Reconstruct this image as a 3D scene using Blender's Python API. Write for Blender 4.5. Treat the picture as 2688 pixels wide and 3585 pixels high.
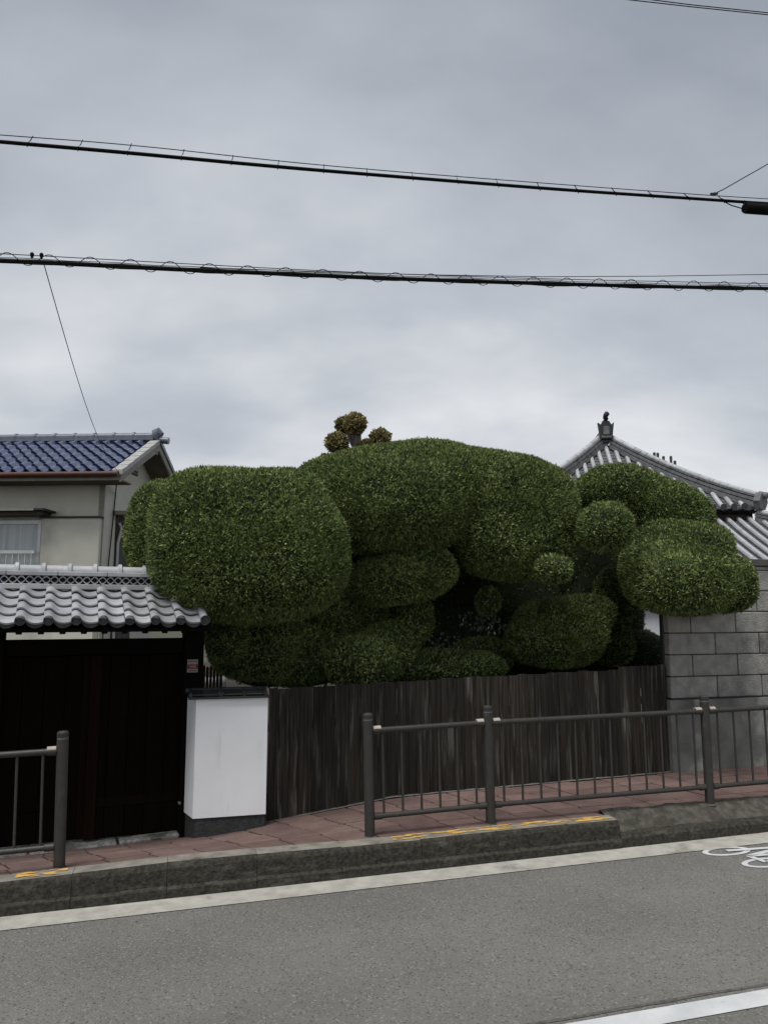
import bpy, bmesh, math, random
import numpy as np
from mathutils import Vector, Matrix, noise

for o in list(bpy.data.objects): bpy.data.objects.remove(o)
SC = bpy.context.scene
COL = SC.collection
random.seed(7); RNG = np.random.default_rng(11)
R = math.radians

# ------------------------------------------------------------------ camera
CZ = 1.889                                   # eye above the carriageway
FPX, CX, CY, HOR = 2690.0, 1344.0, 1792.5, 2150.0
PITCH = math.atan((HOR - CY) / FPX)
cam = bpy.data.cameras.new('camera'); camo = bpy.data.objects.new('camera', cam); COL.objects.link(camo)
cam.sensor_fit = 'HORIZONTAL'; cam.sensor_width = 36.0; cam.lens = FPX / 2688 * 36.0
cam.clip_start = 0.05; cam.clip_end = 2000
camo.location = (0, 0, CZ); camo.rotation_euler = (R(90) + PITCH, 0, 0)
SC.camera = camo

# ------------------------------------------------------------------ sky, sun, exposure
SUN_EL, SUN_AZ = R(67), R(210)               # azimuth clockwise from +Y: behind the viewer, to the left
SKYLOC = (-16.508, 3.3523, 0)
w = bpy.data.worlds.new('World'); SC.world = w; w.use_nodes = True
nt = w.node_tree; nt.nodes.clear()
def N(t, **k):
    n = nt.nodes.new(t)
    for a, b in k.items(): setattr(n, a, b)
    return n
def L(a, b): nt.links.new(a, b)
out = N('ShaderNodeOutputWorld'); bg = N('ShaderNodeBackground'); L(bg.outputs[0], out.inputs[0])
sky = N('ShaderNodeTexSky', sky_type='NISHITA', sun_disc=False, sun_elevation=SUN_EL, sun_rotation=SUN_AZ)
skm = N('ShaderNodeVectorMath', operation='SCALE'); skm.inputs['Scale'].default_value = 0.10; L(sky.outputs[0], skm.inputs[0])
tc = N('ShaderNodeTexCoord'); sep = N('ShaderNodeSeparateXYZ'); L(tc.outputs['Generated'], sep.inputs[0])
def M(op, a, b=None, c=None, clamp=False):
    n = N('ShaderNodeMath', operation=op); n.use_clamp = clamp
    for i, v in enumerate((a, b, c)):
        if v is None: continue
        if hasattr(v, 'links') or hasattr(v, 'is_linked'): L(v, n.inputs[i])
        else: n.inputs[i].default_value = v
    return n.outputs[0]
zc = M('MAXIMUM', sep.outputs[2], 0.0)
den = M('ADD', zc, 0.50)
px_ = M('DIVIDE', sep.outputs[0], den); py_ = M('DIVIDE', sep.outputs[1], den)
comb = N('ShaderNodeCombineXYZ'); L(px_, comb.inputs[0]); L(py_, comb.inputs[1])
mp = N('ShaderNodeMapping'); mp.inputs['Rotation'].default_value = (0, 0, R(-28)); mp.inputs['Scale'].default_value = (1.0, 1.5, 1); mp.inputs['Location'].default_value = SKYLOC
L(comb.outputs[0], mp.inputs[0])
n1 = N('ShaderNodeTexNoise'); n1.inputs['Scale'].default_value = 1.0; n1.inputs['Detail'].default_value = 5; n1.inputs['Roughness'].default_value = .5; n1.inputs['Distortion'].default_value = .35
L(mp.outputs[0], n1.inputs['Vector'])
n2 = N('ShaderNodeTexNoise'); n2.inputs['Scale'].default_value = 3.2; n2.inputs['Detail'].default_value = 4; n2.inputs['Roughness'].default_value = .5
L(mp.outputs[0], n2.inputs['Vector'])
mix_ = M('ADD', M('MULTIPLY', n1.outputs['Fac'], .66), M('MULTIPLY', n2.outputs['Fac'], .34))
# thin bright band low over the roofs, greyer overhead: the layer thins toward the horizon
low = M('POWER', M('SUBTRACT', 1.0, M('MINIMUM', M('MULTIPLY', zc, 1.25), 1.0)), 1.6)
fac = M('ADD', M('MULTIPLY', M('SUBTRACT', mix_, .5), 2.3), M('ADD', M('MULTIPLY', low, 1.2), -.07), clamp=True)
ramp = N('ShaderNodeValToRGB'); L(fac, ramp.inputs[0])
ramp.color_ramp.elements[0].position = 0.0; ramp.color_ramp.elements[0].color = (.300, .332, .380, 1)
ramp.color_ramp.elements[1].position = 1.0; ramp.color_ramp.elements[1].color = (.80, .805, .82, 1)
e = ramp.color_ramp.elements.new(.5); e.color = (.485, .515, .560, 1)
mx = N('ShaderNodeMix', data_type='RGBA'); mx.inputs[0].default_value = .93
L(skm.outputs[0], mx.inputs[6]); L(ramp.outputs[0], mx.inputs[7]); L(mx.outputs[2], bg.inputs['Color'])
bg.inputs['Strength'].default_value = .522

sun = bpy.data.lights.new('sun', 'SUN'); sun.energy = 1.5; sun.angle = R(30); sun.color = (1.0, .97, .92)
suno = bpy.data.objects.new('sun', sun); COL.objects.link(suno)
sd = Vector((math.sin(SUN_AZ) * math.cos(SUN_EL), math.cos(SUN_AZ) * math.cos(SUN_EL), math.sin(SUN_EL)))
suno.rotation_euler = sd.to_track_quat('Z', 'Y').to_euler(); suno.location = (0, -5, 20)

SC.view_settings.view_transform = 'Standard'; SC.view_settings.look = 'None'
SC.view_settings.exposure = 1.08; SC.view_settings.gamma = 1.0; SC.view_settings.use_curve_mapping = False
SC.render.engine = 'CYCLES'
SC.cycles.max_bounces = 5; SC.cycles.diffuse_bounces = 2; SC.cycles.glossy_bounces = 2; SC.cycles.transparent_max_bounces = 6

# ------------------------------------------------------------------ frames: street (s along, t across, z up)
TH = R(15)
ES = Vector((math.cos(TH), math.sin(TH), 0)); ET = Vector((-math.sin(TH), math.cos(TH), 0)); EZ = Vector((0, 0, 1))
def S(s, t, z): return ES * s + ET * t + EZ * z
def ray(x, y):
    a = (x - CX) / FPX; b = (CY - y) / FPX
    return Vector((a, math.cos(PITCH) - b * math.sin(PITCH), math.sin(PITCH) + b * math.cos(PITCH)))
def W3(x, y, t):                                  # measured point of the street plane t -> world
    r = ray(x, y); return r * (t / r.dot(ET)) + Vector((0, 0, CZ))
def WY(x, y, Y):
    r = ray(x, y); return r * (Y / r.y) + Vector((0, 0, CZ))
def st(x, y, t):
    p = W3(x, y, t); return p.dot(ES), p.z
def lerp(tab, v):
    return float(np.interp(v, [a for a, _ in tab], [b for _, b in tab]))
ROAD_G, ROAD_C, T_K = .0185, .012, 5.62
def z_road(s, t): return ROAD_G * s + ROAD_C * (5.65 - t)
ZK = [(-9, .02), (-4, .10), (-1, .179), (.1, .221), (1.5, .232), (2.8, .262), (4.5, .280), (9, .345), (14, .43)]
ZB = [(-9, -.16), (-3, -.06), (-.2, .009), (.12, .02), (.4, .035), (.815, .093), (1.4, .165), (1.97, .240), (4.8, .308), (9, .39), (14, .48)]
def z_walk(s, t):
    k = min(max((t - 5.8) / 1.2, 0), 1.3)
    return lerp(ZK, s) * (1 - k) + lerp(ZB, s) * k
def on_road(x, y):                                # where a sight line meets the carriageway
    r = ray(x, y)
    a = r.dot(ES); b = r.dot(ET)
    k = (ROAD_C * 5.65 - CZ) / (r.z - ROAD_G * a + ROAD_C * b)
    return a * k, b * k

# ------------------------------------------------------------------ materials
MATS = {}
OFFSET_OBJ = {'plank', 'gate_wood', 'roof'}
def mat(name, c1, c2=None, scale=6.0, rough=.8, bump=0.0, bscale=40.0, stretch=(1, 1, 1), rnd=0.0, spec=.3,
        c3=None, s3=1.5, lo3=.5, hi3=.7, detail=5, metal=0.0, speck=None, coat=0.0, st3=(1, 1, 1), lo=.35, hi=.65):
    m = bpy.data.materials.new(name); m.use_nodes = True; t = m.node_tree; ns = t.nodes
    b = ns['Principled BSDF']; b.inputs['Roughness'].default_value = rough
    b.inputs['Specular IOR Level'].default_value = spec; b.inputs['Metallic'].default_value = metal; b.inputs['Coat Weight'].default_value = coat
    ge = ns.new('ShaderNodeNewGeometry')
    def coords(sv):
        q = ns.new('ShaderNodeMapping'); q.inputs['Rotation'].default_value = (0, 0, -TH); q.vector_type = 'TEXTURE' if False else 'POINT'
        t.links.new(ge.outputs['Position'], q.inputs[0])
        q2 = ns.new('ShaderNodeMapping'); q2.inputs['Scale'].default_value = sv; t.links.new(q.outputs[0], q2.inputs[0])
        oi = ns.new('ShaderNodeObjectInfo'); ad = ns.new('ShaderNodeVectorMath'); ad.operation = 'ADD'
        cm = ns.new('ShaderNodeCombineXYZ'); mu = ns.new('ShaderNodeMath'); mu.operation = 'MULTIPLY'; mu.inputs[1].default_value = 37.0 if (rnd and name in OFFSET_OBJ) else 0.0
        t.links.new(oi.outputs['Random'], mu.inputs[0])
        for i in range(3): t.links.new(mu.outputs[0], cm.inputs[i])
        t.links.new(q2.outputs[0], ad.inputs[0]); t.links.new(cm.outputs[0], ad.inputs[1])
        return ad.outputs[0]
    v = coords(stretch)
    def noi(vec, sc, d=detail, ro=.55):
        n = ns.new('ShaderNodeTexNoise'); n.inputs['Scale'].default_value = sc; n.inputs['Detail'].default_value = d; n.inputs['Roughness'].default_value = ro
        t.links.new(vec, n.inputs['Vector']); return n.outputs['Fac']
    def mapr(f, a, z):
        n = ns.new('ShaderNodeMapRange'); n.inputs[1].default_value = a; n.inputs[2].default_value = z; t.links.new(f, n.inputs[0]); return n.outputs[0]
    def mixc(f, a, z):
        n = ns.new('ShaderNodeMix'); n.data_type = 'RGBA'
        for i, q in ((0, f), (6, a), (7, z)):
            if hasattr(q, 'is_linked'): t.links.new(q, n.inputs[i])
            elif isinstance(q, tuple): n.inputs[i].default_value = (*q, 1)
            else: n.inputs[i].default_value = q
        return n.outputs[2]
    c2 = c2 or tuple(x * .8 for x in c1)
    col = mixc(mapr(noi(v, scale), lo, hi), c1, c2)
    if c3: col = mixc(mapr(noi(coords(st3), s3, 6), lo3, hi3), col, c3)
    if speck:                                       # (colour, scale, threshold)
        vo = ns.new('ShaderNodeTexVoronoi'); vo.inputs['Scale'].default_value = speck[1]; t.links.new(ge.outputs['Position'], vo.inputs['Vector'])
        sp = ns.new('ShaderNodeSeparateColor'); t.links.new(vo.outputs['Color'], sp.inputs[0])
        col = mixc(mapr(sp.outputs[0], speck[2], speck[2] + .15), col, speck[0])
        if len(speck) > 3: col = mixc(mapr(sp.outputs[1], speck[4], speck[4] + .15), col, speck[3])
    if rnd:
        oi = ns.new('ShaderNodeObjectInfo'); h = ns.new('ShaderNodeHueSaturation'); t.links.new(col, h.inputs['Color'])
        n = ns.new('ShaderNodeMapRange'); n.inputs[3].default_value = 1 - rnd; n.inputs[4].default_value = 1 + rnd; t.links.new(oi.outputs['Random'], n.inputs[0]); t.links.new(n.outputs[0], h.inputs['Value'])
        col = h.outputs[0]
    t.links.new(col, b.inputs['Base Color'])
    if bump:
        bp = ns.new('ShaderNodeBump'); bp.inputs['Strength'].default_value = bump; bp.inputs['Distance'].default_value = .01
        t.links.new(noi(coords(stretch), bscale, 6, .6), bp.inputs['Height']); t.links.new(bp.outputs[0], b.inputs['Normal'])
    MATS[name] = m; return m

mat('asphalt', (.150, .147, .135), (.182, .178, .164), 1.2, .9, .9, 110, speck=((.25, .243, .225), 110, .84, (.08, .078, .072), .84), c3=(.126, .124, .115), s3=.5, lo3=.45, hi3=.68, st3=(.35, 1, 1))
mat('seam_tar', (.07, .068, .062), (.13, .127, .118), 30, .95, .6, 120)
mat('gutter_concrete', (.44, .425, .38), (.33, .315, .278), 9, .9, .5, 120, c3=(.15, .145, .12), s3=3, lo3=.58, hi3=.75, speck=((.42, .41, .38), 160, .86))
mat('kerb_concrete', (.058, .053, .042), (.022, .020, .0155), 34, .95, 1.3, 55, detail=9, c3=(.125, .118, .10), s3=9, lo3=.57, hi3=.80, st3=(.6, 1, 1.6))
mat('rough_mortar', (.105, .098, .082), (.046, .043, .035), 14, .95, 1.4, 60, c3=(.05, .046, .036), s3=7, lo3=.50, hi3=.70, detail=9)
mat('kerb_top', (.26, .245, .21), (.16, .15, .128), 8, .95, .8, 60, c3=(.06, .058, .045), s3=4, lo3=.58, hi3=.75)
mat('road_paint', (.60, .61, .62), (.48, .49, .50), 5, .75, .3, 150, c3=(.30, .30, .30), s3=14, lo3=.63, hi3=.8)
mat('red_paver', (.165, .108, .097), (.120, .078, .071), 5, .9, .6, 110, rnd=.16, c3=(.20, .15, .132), s3=2.2, lo3=.55, hi3=.8, st3=(1, 3, 1), speck=((.26, .17, .15), 140, .9))
mat('joint_sand', (.022, .017, .015), (.035, .028, .024), 30, .95)
mat('grey_edging', (.15, .145, .13), (.10, .096, .088), 9, .9, .5, 80)
mat('granite', (.30, .295, .275), (.13, .13, .12), 28, .85, .6, 90, c3=(.07, .07, .062), s3=6, lo3=.5, hi3=.65)
mat('pebble_plinth', (.028, .030, .030), (.055, .057, .055), 40, .85, 1.0, 60)
mat('soil', (.04, .033, .024), (.025, .022, .016), 5, .95, .6, 20)
mat('grass_earth', (.07, .065, .045), (.05, .055, .03), 2, .95, .6, 20)
mat('railing_paint', (.038, .036, .032), (.030, .028, .025), 14, .5, .15, 90, spec=.4, c3=(.085, .07, .055), s3=9, lo3=.62, hi3=.8)
mat('railing_band', (.17, .175, .18), (.12, .125, .13), 30, .4)
mat('beige_bracket', (.44, .38, .33), (.36, .31, .27), 20, .6)
mat('plank', (.0105, .0080, .0060), (.046, .038, .030), 2.2, .85, .9, 60, stretch=(24, 24, .8), rnd=.38, c3=(.155, .148, .132), s3=2.2, lo3=.56, hi3=.76, st3=(11, 11, .8))
mat('gate_wood', (.0050, .0026, .0014), (.0030, .0017, .0010), 3, .9, .4, 60, spec=.08, stretch=(9, 9, .6), rnd=.25)
mat('gate_wood_red', (.011, .0040, .0018), (.006, .0024, .0012), 3, .9, .3, 60, spec=.1, stretch=(9, 9, .6))
mat('gate_beam', (.0045, .0035, .0026), (.003, .0022, .0018), 3, .9, spec=.1)
mat('white_plaster', (.87, .875, .89), (.82, .825, .845), 2.5, .9, .12, 160, c3=(.70, .70, .70), s3=3, lo3=.60, hi3=.85, st3=(3, 3, .5))
mat('silver_tile', (.37, .375, .392), (.28, .285, .30), 9, .48, .15, 60, rnd=.20, spec=.5, c3=(.22, .22, .23), s3=6, lo3=.62, hi3=.78)
mat('silver_tile_pale', (.44, .45, .465), (.35, .355, .37), 9, .5, .1, 60, rnd=.07, spec=.5)
mat('dark_tile', (.030, .031, .033), (.020, .021, .022), 12, .5, .15, 60, rnd=.15, spec=.5)
mat('tile_disc', (.040, .041, .043), (.024, .024, .026), 30, .55, .3, 90)
mat('temple_tile', (.42, .43, .45), (.31, .315, .33), 5, .6, .1, 60, rnd=.10, spec=.4, c3=(.12, .12, .12), s3=3, lo3=.6, hi3=.75)
mat('temple_pan', (.115, .12, .125), (.08, .082, .086), 8, .7, .1, 60)
mat('temple_ridge', (.17, .173, .178), (.10, .102, .105), 10, .7, .2, 60, c3=(.06, .06, .06), s3=4, lo3=.55, hi3=.7)
mat('blue_tile', (.046, .062, .150), (.030, .040, .100), 6, .18, 0, spec=.9, rnd=.20, coat=1.0)
mat('blue_ridge', (.13, .15, .19), (.09, .105, .14), 10, .35, spec=.5)
mat('verge_tile', (.40, .40, .39), (.30, .30, .29), 8, .6)
mat('red_gutter', (.085, .030, .020), (.065, .024, .017), 10, .45)
mat('stucco', (.60, .585, .51), (.53, .515, .45), 1.6, .95, .35, 90, c3=(.34, .325, .28), s3=.9, lo3=.58, hi3=.8, st3=(1, 1, .5))
mat('stucco_dark', (.23, .215, .175), (.18, .17, .14), 2, .95, .3, 90)
mat('house_trim', (.28, .265, .225), (.22, .21, .175), 9, .8)
mat('soffit', (.16, .14, .11), (.12, .105, .085), 5, .9)
mat('brown_metal', (.035, .028, .022), (.05, .042, .034), 8, .5)
mat('aluminium', (.55, .57, .58), (.48, .5, .51), 9, .4, metal=.3)
mat('curtain', (.55, .58, .58), (.40, .43, .44), 1.0, .9, stretch=(16, 16, .4))
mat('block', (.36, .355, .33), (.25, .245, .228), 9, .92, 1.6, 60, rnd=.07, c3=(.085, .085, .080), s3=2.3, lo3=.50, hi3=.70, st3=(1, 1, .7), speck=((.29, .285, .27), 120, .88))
mat('block_joint', (.035, .034, .032), (.05, .049, .046), 9, .95)
mat('wall_footing', (.19, .193, .178), (.105, .108, .098), 3, .92, .7, 50, c3=(.36, .365, .345), s3=2.6, lo3=.56, hi3=.72, st3=(1, 1, .8))
mat('coping', (.10, .098, .092), (.07, .069, .065), 8, .9, .5, 60)
mat('cable', (.005, .0045, .004), (.007, .0065, .006), 9, .8, spec=.1)
mat('wire', (.04, .041, .046), (.03, .031, .036), 9, .6)
mat('sticker_white', (.26, .26, .25), (.2, .2, .19), 30, .6)
mat('sticker_red', (.20, .022, .012), (.16, .018, .01), 30, .6)
mat('sticker_ink', (.09, .085, .08), (.07, .07, .065), 30, .6)
mat('bark', (.020, .016, .012), (.012, .010, .008), 14, .95, .9, 40, stretch=(3, 3, 1))
mat('bark_grey', (.26, .235, .21), (.17, .155, .14), 14, .95, .8, 40, stretch=(3, 3, 1))
mat('shaded_twigs', (.012, .017, .007), (.020, .026, .011), 20, .95)  # dead twigs inside pads, shade between sprigs put into the dark colour
mat('far_plaster', (.5, .5, .49), (.45, .45, .44), 3, .9)
mat('hall_timber', (.05, .042, .034), (.035, .03, .025), 3, .9)
mat('rock_dark', (.09, .085, .075), (.06, .058, .05), 9, .9, .6, 40)

def leaf_mat(name, ramp, rough=.65, trans=.25, spec=.22):
    m = bpy.data.materials.new(name); m.use_nodes = True; t = m.node_tree; ns = t.nodes
    b = ns['Principled BSDF']; o = ns['Material Output']
    at = ns.new('ShaderNodeAttribute'); at.attribute_name = 'leaf_tone'
    cr = ns.new('ShaderNodeValToRGB'); els = cr.color_ramp.elements
    els[0].position, els[0].color = ramp[0][0], (*ramp[0][1], 1); els[1].position, els[1].color = ramp[-1][0], (*ramp[-1][1], 1)
    for p, c in ramp[1:-1]: q = els.new(p); q.color = (*c, 1)
    t.links.new(at.outputs['Fac'], cr.inputs[0]); t.links.new(cr.outputs[0], b.inputs['Base Color'])
    b.inputs['Roughness'].default_value = rough; b.inputs['Specular IOR Level'].default_value = spec
    tr = ns.new('ShaderNodeBsdfTranslucent'); t.links.new(cr.outputs[0], tr.inputs['Color'])
    mxs = ns.new('ShaderNodeMixShader'); mxs.inputs[0].default_value = trans
    t.links.new(b.outputs[0], mxs.inputs[1]); t.links.new(tr.outputs[0], mxs.inputs[2]); t.links.new(mxs.outputs[0], o.inputs['Surface'])
    MATS[name] = m
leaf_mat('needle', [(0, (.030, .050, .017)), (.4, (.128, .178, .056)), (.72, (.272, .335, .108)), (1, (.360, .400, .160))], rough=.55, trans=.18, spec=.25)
leaf_mat('needle_blue', [(0, (.028, .046, .022)), (.45, (.095, .145, .066)), (.8, (.175, .235, .10)), (1, (.22, .25, .13))], rough=.45, trans=.3, spec=.4)
leaf_mat('broad_leaf', [(0, (.09, .08, .032)), (.35, (.20, .185, .070)), (.7, (.32, .27, .115)), (.9, (.34, .22, .11)), (1, (.30, .12, .08))])
leaf_mat('red_leaf', [(0, (.05, .012, .014)), (1, (.12, .03, .03))])
leaf_mat('glossy_leaf', [(0, (.02, .035, .022)), (1, (.09, .12, .09))], rough=.22, trans=.1)

# yellow kerb paint worn through to the concrete
m = bpy.data.materials.new('worn_yellow'); m.use_nodes = True; t_ = m.node_tree; ns_ = t_.nodes; b_ = ns_['Principled BSDF']
b_.inputs['Base Color'].default_value = (.60, .36, .085, 1); b_.inputs['Roughness'].default_value = .8
g_ = ns_.new('ShaderNodeNewGeometry'); q_ = ns_.new('ShaderNodeMapping'); q_.inputs['Rotation'].default_value = (0, 0, -TH); t_.links.new(g_.outputs['Position'], q_.inputs[0])
q3 = ns_.new('ShaderNodeMapping'); q3.inputs['Scale'].default_value = (6, 26, 6); t_.links.new(q_.outputs[0], q3.inputs[0])
n_ = ns_.new('ShaderNodeTexNoise'); n_.inputs['Scale'].default_value = 1.0; n_.inputs['Detail'].default_value = 6; n_.inputs['Roughness'].default_value = .65; t_.links.new(q3.outputs[0], n_.inputs['Vector'])
r_ = ns_.new('ShaderNodeMapRange'); r_.inputs[1].default_value = .50; r_.inputs[2].default_value = .53; t_.links.new(n_.outputs['Fac'], r_.inputs[0]); t_.links.new(r_.outputs[0], b_.inputs['Alpha'])
MATS['worn_yellow'] = m

# ------------------------------------------------------------------ object helpers
def world_loc(o):
    v = Vector((0, 0, 0))
    while o is not None: v = v + Vector(o.location); o = o.parent
    return v
def tag(o, label, cat, group=None, kind=None):
    if label: o['label'] = label
    if cat: o['category'] = cat
    if group: o['group'] = group
    if kind: o['kind'] = kind
    return o
def thing(name, loc, label, cat, group=None):
    o = bpy.data.objects.new(name, None); o.empty_display_size = .2; COL.objects.link(o); o.location = loc
    return tag(o, label, cat, group)
def link(name, me, parent=None, loc=(0, 0, 0), rot=None):
    o = bpy.data.objects.new(name, me); COL.objects.link(o)
    if parent is not None: o.parent = parent; o.location = Vector(loc) - world_loc(parent)
    else: o.location = loc
    if rot is not None: o.rotation_euler = rot.to_euler()
    return o
class MB:
    def __init__(self, fr=S): self.v = []; self.f = []; self.fr = fr; self.sm = False
    def add(self, vs, fs):
        k = len(self.v); self.v += [tuple(p) for p in vs]; self.f += [tuple(i + k for i in q) for q in fs]; return self
    def box(self, a0, a1, b0, b1, c0, c1, ch=0.0):
        F = self.fr
        if ch:
            bm = bmesh.new(); bmesh.ops.create_cube(bm, size=1)
            for v in bm.verts: v.co = ((a0 + a1) / 2 + v.co.x * (a1 - a0), (b0 + b1) / 2 + v.co.y * (b1 - b0), (c0 + c1) / 2 + v.co.z * (c1 - c0))
            bmesh.ops.bevel(bm, geom=bm.edges[:], offset=ch, segments=1, affect='EDGES')
            bm.verts.index_update()
            self.add([F(*v.co) for v in bm.verts], [[v.index for v in f.verts] for f in bm.faces]); bm.free(); return self
        vs = [F(a, b, c) for c in (c0, c1) for b in (b0, b1) for a in (a0, a1)]
        return self.add(vs, [(0, 2, 3, 1), (4, 5, 7, 6), (0, 1, 5, 4), (2, 6, 7, 3), (0, 4, 6, 2), (1, 3, 7, 5)])
    def prism(self, poly, z0, z1):                 # poly: list of (a,b); z0/z1 number or function
        F = self.fr; n = len(poly)
        f0 = z0 if callable(z0) else (lambda a, b: z0); f1 = z1 if callable(z1) else (lambda a, b: z1)
        vs = [F(a, b, f0(a, b)) for a, b in poly] + [F(a, b, f1(a, b)) for a, b in poly]
        return self.add(vs, [tuple(range(n - 1, -1, -1)), tuple(range(n, 2 * n))] + [(i, (i + 1) % n, n + (i + 1) % n, n + i) for i in range(n)])
    def extr(self, prof, a0, a1):                  # profile (b,c) swept along a
        F = self.fr; n = len(prof)
        vs = [F(a0, b, c) for b, c in prof] + [F(a1, b, c) for b, c in prof]
        return self.add(vs, [tuple(range(n)), tuple(range(2 * n - 1, n - 1, -1))] + [(n + i, n + (i + 1) % n, (i + 1) % n, i) for i in range(n)])
    def tube(self, pts, r, n=8, caps=True):        # world points
        pts = [Vector(p) for p in pts]; rs = r if isinstance(r, (list, tuple)) else [r] * len(pts); k = len(self.v)
        up = Vector((0, 0, 1)); fs = []
        for i, p in enumerate(pts):
            d = (pts[min(i + 1, len(pts) - 1)] - pts[max(i - 1, 0)])
            d = d.normalized() if d.length > 1e-9 else Vector((0, 0, 1))
            u = d.cross(up if abs(d.z) < .95 else Vector((0, 1, 0))).normalized(); q = u.cross(d)
            for j in range(n):
                a = 2 * math.pi * j / n; self.v.append(tuple(p + (u * math.cos(a) + q * math.sin(a)) * rs[i]))
        for i in range(len(pts) - 1):
            for j in range(n):
                a = k + i * n + j; b = k + i * n + (j + 1) % n; fs.append((a, b, b + n, a + n))
        if caps: fs.append(tuple(k + j for j in range(n - 1, -1, -1))); fs.append(tuple(k + (len(pts) - 1) * n + j for j in range(n)))
        self.f += fs; self.sm = True; return self
    def build(self, name, m, parent=None, smooth=None, kind=None):
        V = [Vector(p) for p in self.v]
        lo = Vector((min(p[i] for p in V) for i in range(3))); hi = Vector((max(p[i] for p in V) for i in range(3)))
        c = (lo + hi) / 2; c.z = lo.z
        me = bpy.data.meshes.new(name); me.from_pydata([p - c for p in V], [], self.f); me.materials.append(MATS[m])
        if smooth or (smooth is None and self.sm):
            me.polygons.foreach_set('use_smooth', [True] * len(me.polygons))
            me.set_sharp_from_angle(angle=R(40))
        bm = bmesh.new(); bm.from_mesh(me); bmesh.ops.recalc_face_normals(bm, faces=bm.faces); bm.to_mesh(me); bm.free()
        o = link(name, me, parent, c)
        if kind: o['kind'] = kind
        return o
def structure(o, label=None, cat=None):
    o['kind'] = 'structure'
    return tag(o, label, cat)

# ================================================================== GROUND
def sheet(f, s0, s1, t0, t1, ns, nt_):
    mb = MB()
    ss = np.linspace(s0, s1, ns); tt = np.linspace(t0, t1, nt_)
    vs = [S(a, b, f(a, b)) for b in tt for a in ss]
    fs = [(j * ns + i, j * ns + i + 1, (j + 1) * ns + i + 1, (j + 1) * ns + i) for j in range(nt_ - 1) for i in range(ns - 1)]
    return mb.add(vs, fs)
structure(sheet(lambda s, t: .0185 * max(min(s, 60), -60) - .35, -400, 400, -400, 400, 41, 3).build('ground', 'grass_earth'), 'bare earth around the street and houses', 'ground')
structure(sheet(lambda s, t: lerp(ZB, s) - .03, -14, 14, 7.02, 30, 57, 3).build('garden_ground', 'soil'), 'dark garden soil behind the fences and gate', 'ground')
road = structure(sheet(z_road, -40, 40, -4.5, T_K + .02, 41, 12).build('road', 'asphalt'), 'grey asphalt carriageway in the foreground', 'road')
gut = structure(sheet(lambda s, t: z_road(s, t) + .005, -40, 40, 5.37, T_K + .015, 41, 2).build('gutter_strip', 'gutter_concrete'), 'pale concrete gutter strip along the kerb', 'gutter')

# painted lane line, along the right of the foreground
(sa, ta), (sb, tb) = on_road(2688, 3466), on_road(2688, 3523)
mb = MB(); n = 30
for i in range(n):
    s0 = -1.0 + i * .3; s1 = s0 + .3
    mb.add([S(s0, tb, z_road(s0, tb) + .004), S(s1, tb, z_road(s1, tb) + .004), S(s1, ta, z_road(s1, ta) + .004), S(s0, ta, z_road(s0, ta) + .004)], [(0, 1, 2, 3)])
structure(mb.build('lane_line', 'road_paint'), 'solid white lane line on the asphalt in the foreground', 'road marking')

rs2 = random.Random(4); mb = MB(); n = 150; ed = []
for i in range(n + 1):
    a = -2.0 + i * .07; w0 = .010 + .012 * abs(noise.noise(Vector((a * 5, 0, 0)))); c_ = ta + .045 + .012 * noise.noise(Vector((a * 3, 2, 0)))
    ed.append((a, c_ - w0, c_ + w0))
for (a, l, h), (a2, l2, h2) in zip(ed, ed[1:]):
    mb.add([S(a, l, z_road(a, l) + .003), S(a2, l2, z_road(a2, l2) + .003), S(a2, h2, z_road(a2, h2) + .003), S(a, h, z_road(a, h) + .003)], [(0, 1, 2, 3)])
structure(mb.build('road_seam', 'seam_tar', road))
# bicycle pictogram, its wheels side by side across the lane
def flat(mb, pts): mb.add([S(a, b, z_road(a, b) + .004) for a, b in pts], [tuple(range(len(pts)))])
def ring(mb, c, ra, rb, wa, wb, n=40, a0=0, a1=2 * math.pi):
    for i in range(n):
        p, q = a0 + (a1 - a0) * i / n, a0 + (a1 - a0) * (i + 1) / n
        f = lambda an, k, j: (c[0] + (ra - k) * math.cos(an), c[1] + (rb - j) * math.sin(an))
        flat(mb, [f(p, 0, 0), f(q, 0, 0), f(q, wa, wb), f(p, wa, wb)])
def stroke(mb, p, q, wd):
    d = Vector((q[0] - p[0], q[1] - p[1])).normalized(); nn = Vector((-d.y, d.x)) * wd / 2
    flat(mb, [(p[0] + nn.x, p[1] + nn.y), (q[0] + nn.x, q[1] + nn.y), (q[0] - nn.x, q[1] - nn.y), (p[0] - nn.x, p[1] - nn.y)])
l1, r1 = on_road(2447, 2984), on_road(2635, 2979); tp1, bt1 = on_road(2540, 2965), on_road(2540, 3001)
c1 = ((l1[0] + r1[0]) / 2, (tp1[1] + bt1[1]) / 2); ra = (r1[0] - l1[0]) / 2; rb = (tp1[1] - bt1[1]) / 2 * .95
l2 = on_road(2582, 3024); c2 = (l2[0] + ra, on_road(2680, 3023)[1])
mb = MB(); ring(mb, c1, ra, rb, .045, .035); structure(mb.build('bicycle_symbol_wheel', 'road_paint', road)); 
mb = MB(); ring(mb, c2, ra, rb, .045, .035); structure(mb.build('bicycle_symbol_wheel', 'road_paint', road))
mb = MB()
top1 = (c1[0] + .50, c1[1] - .06); top2 = (c2[0] + .42, c2[1] + .12); bbk = ((c1[0] + c2[0]) / 2 + .02, (c1[1] + c2[1]) / 2)
for p, q in ((c1, top1), (top1, top2), (c2, top2), (bbk, top1), (bbk, top2), (c2, bbk), (top1, (top1[0] + .16, top1[1] + .04)), (top2, (top2[0] + .10, top2[1]))): stroke(mb, p, q, .045)
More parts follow.
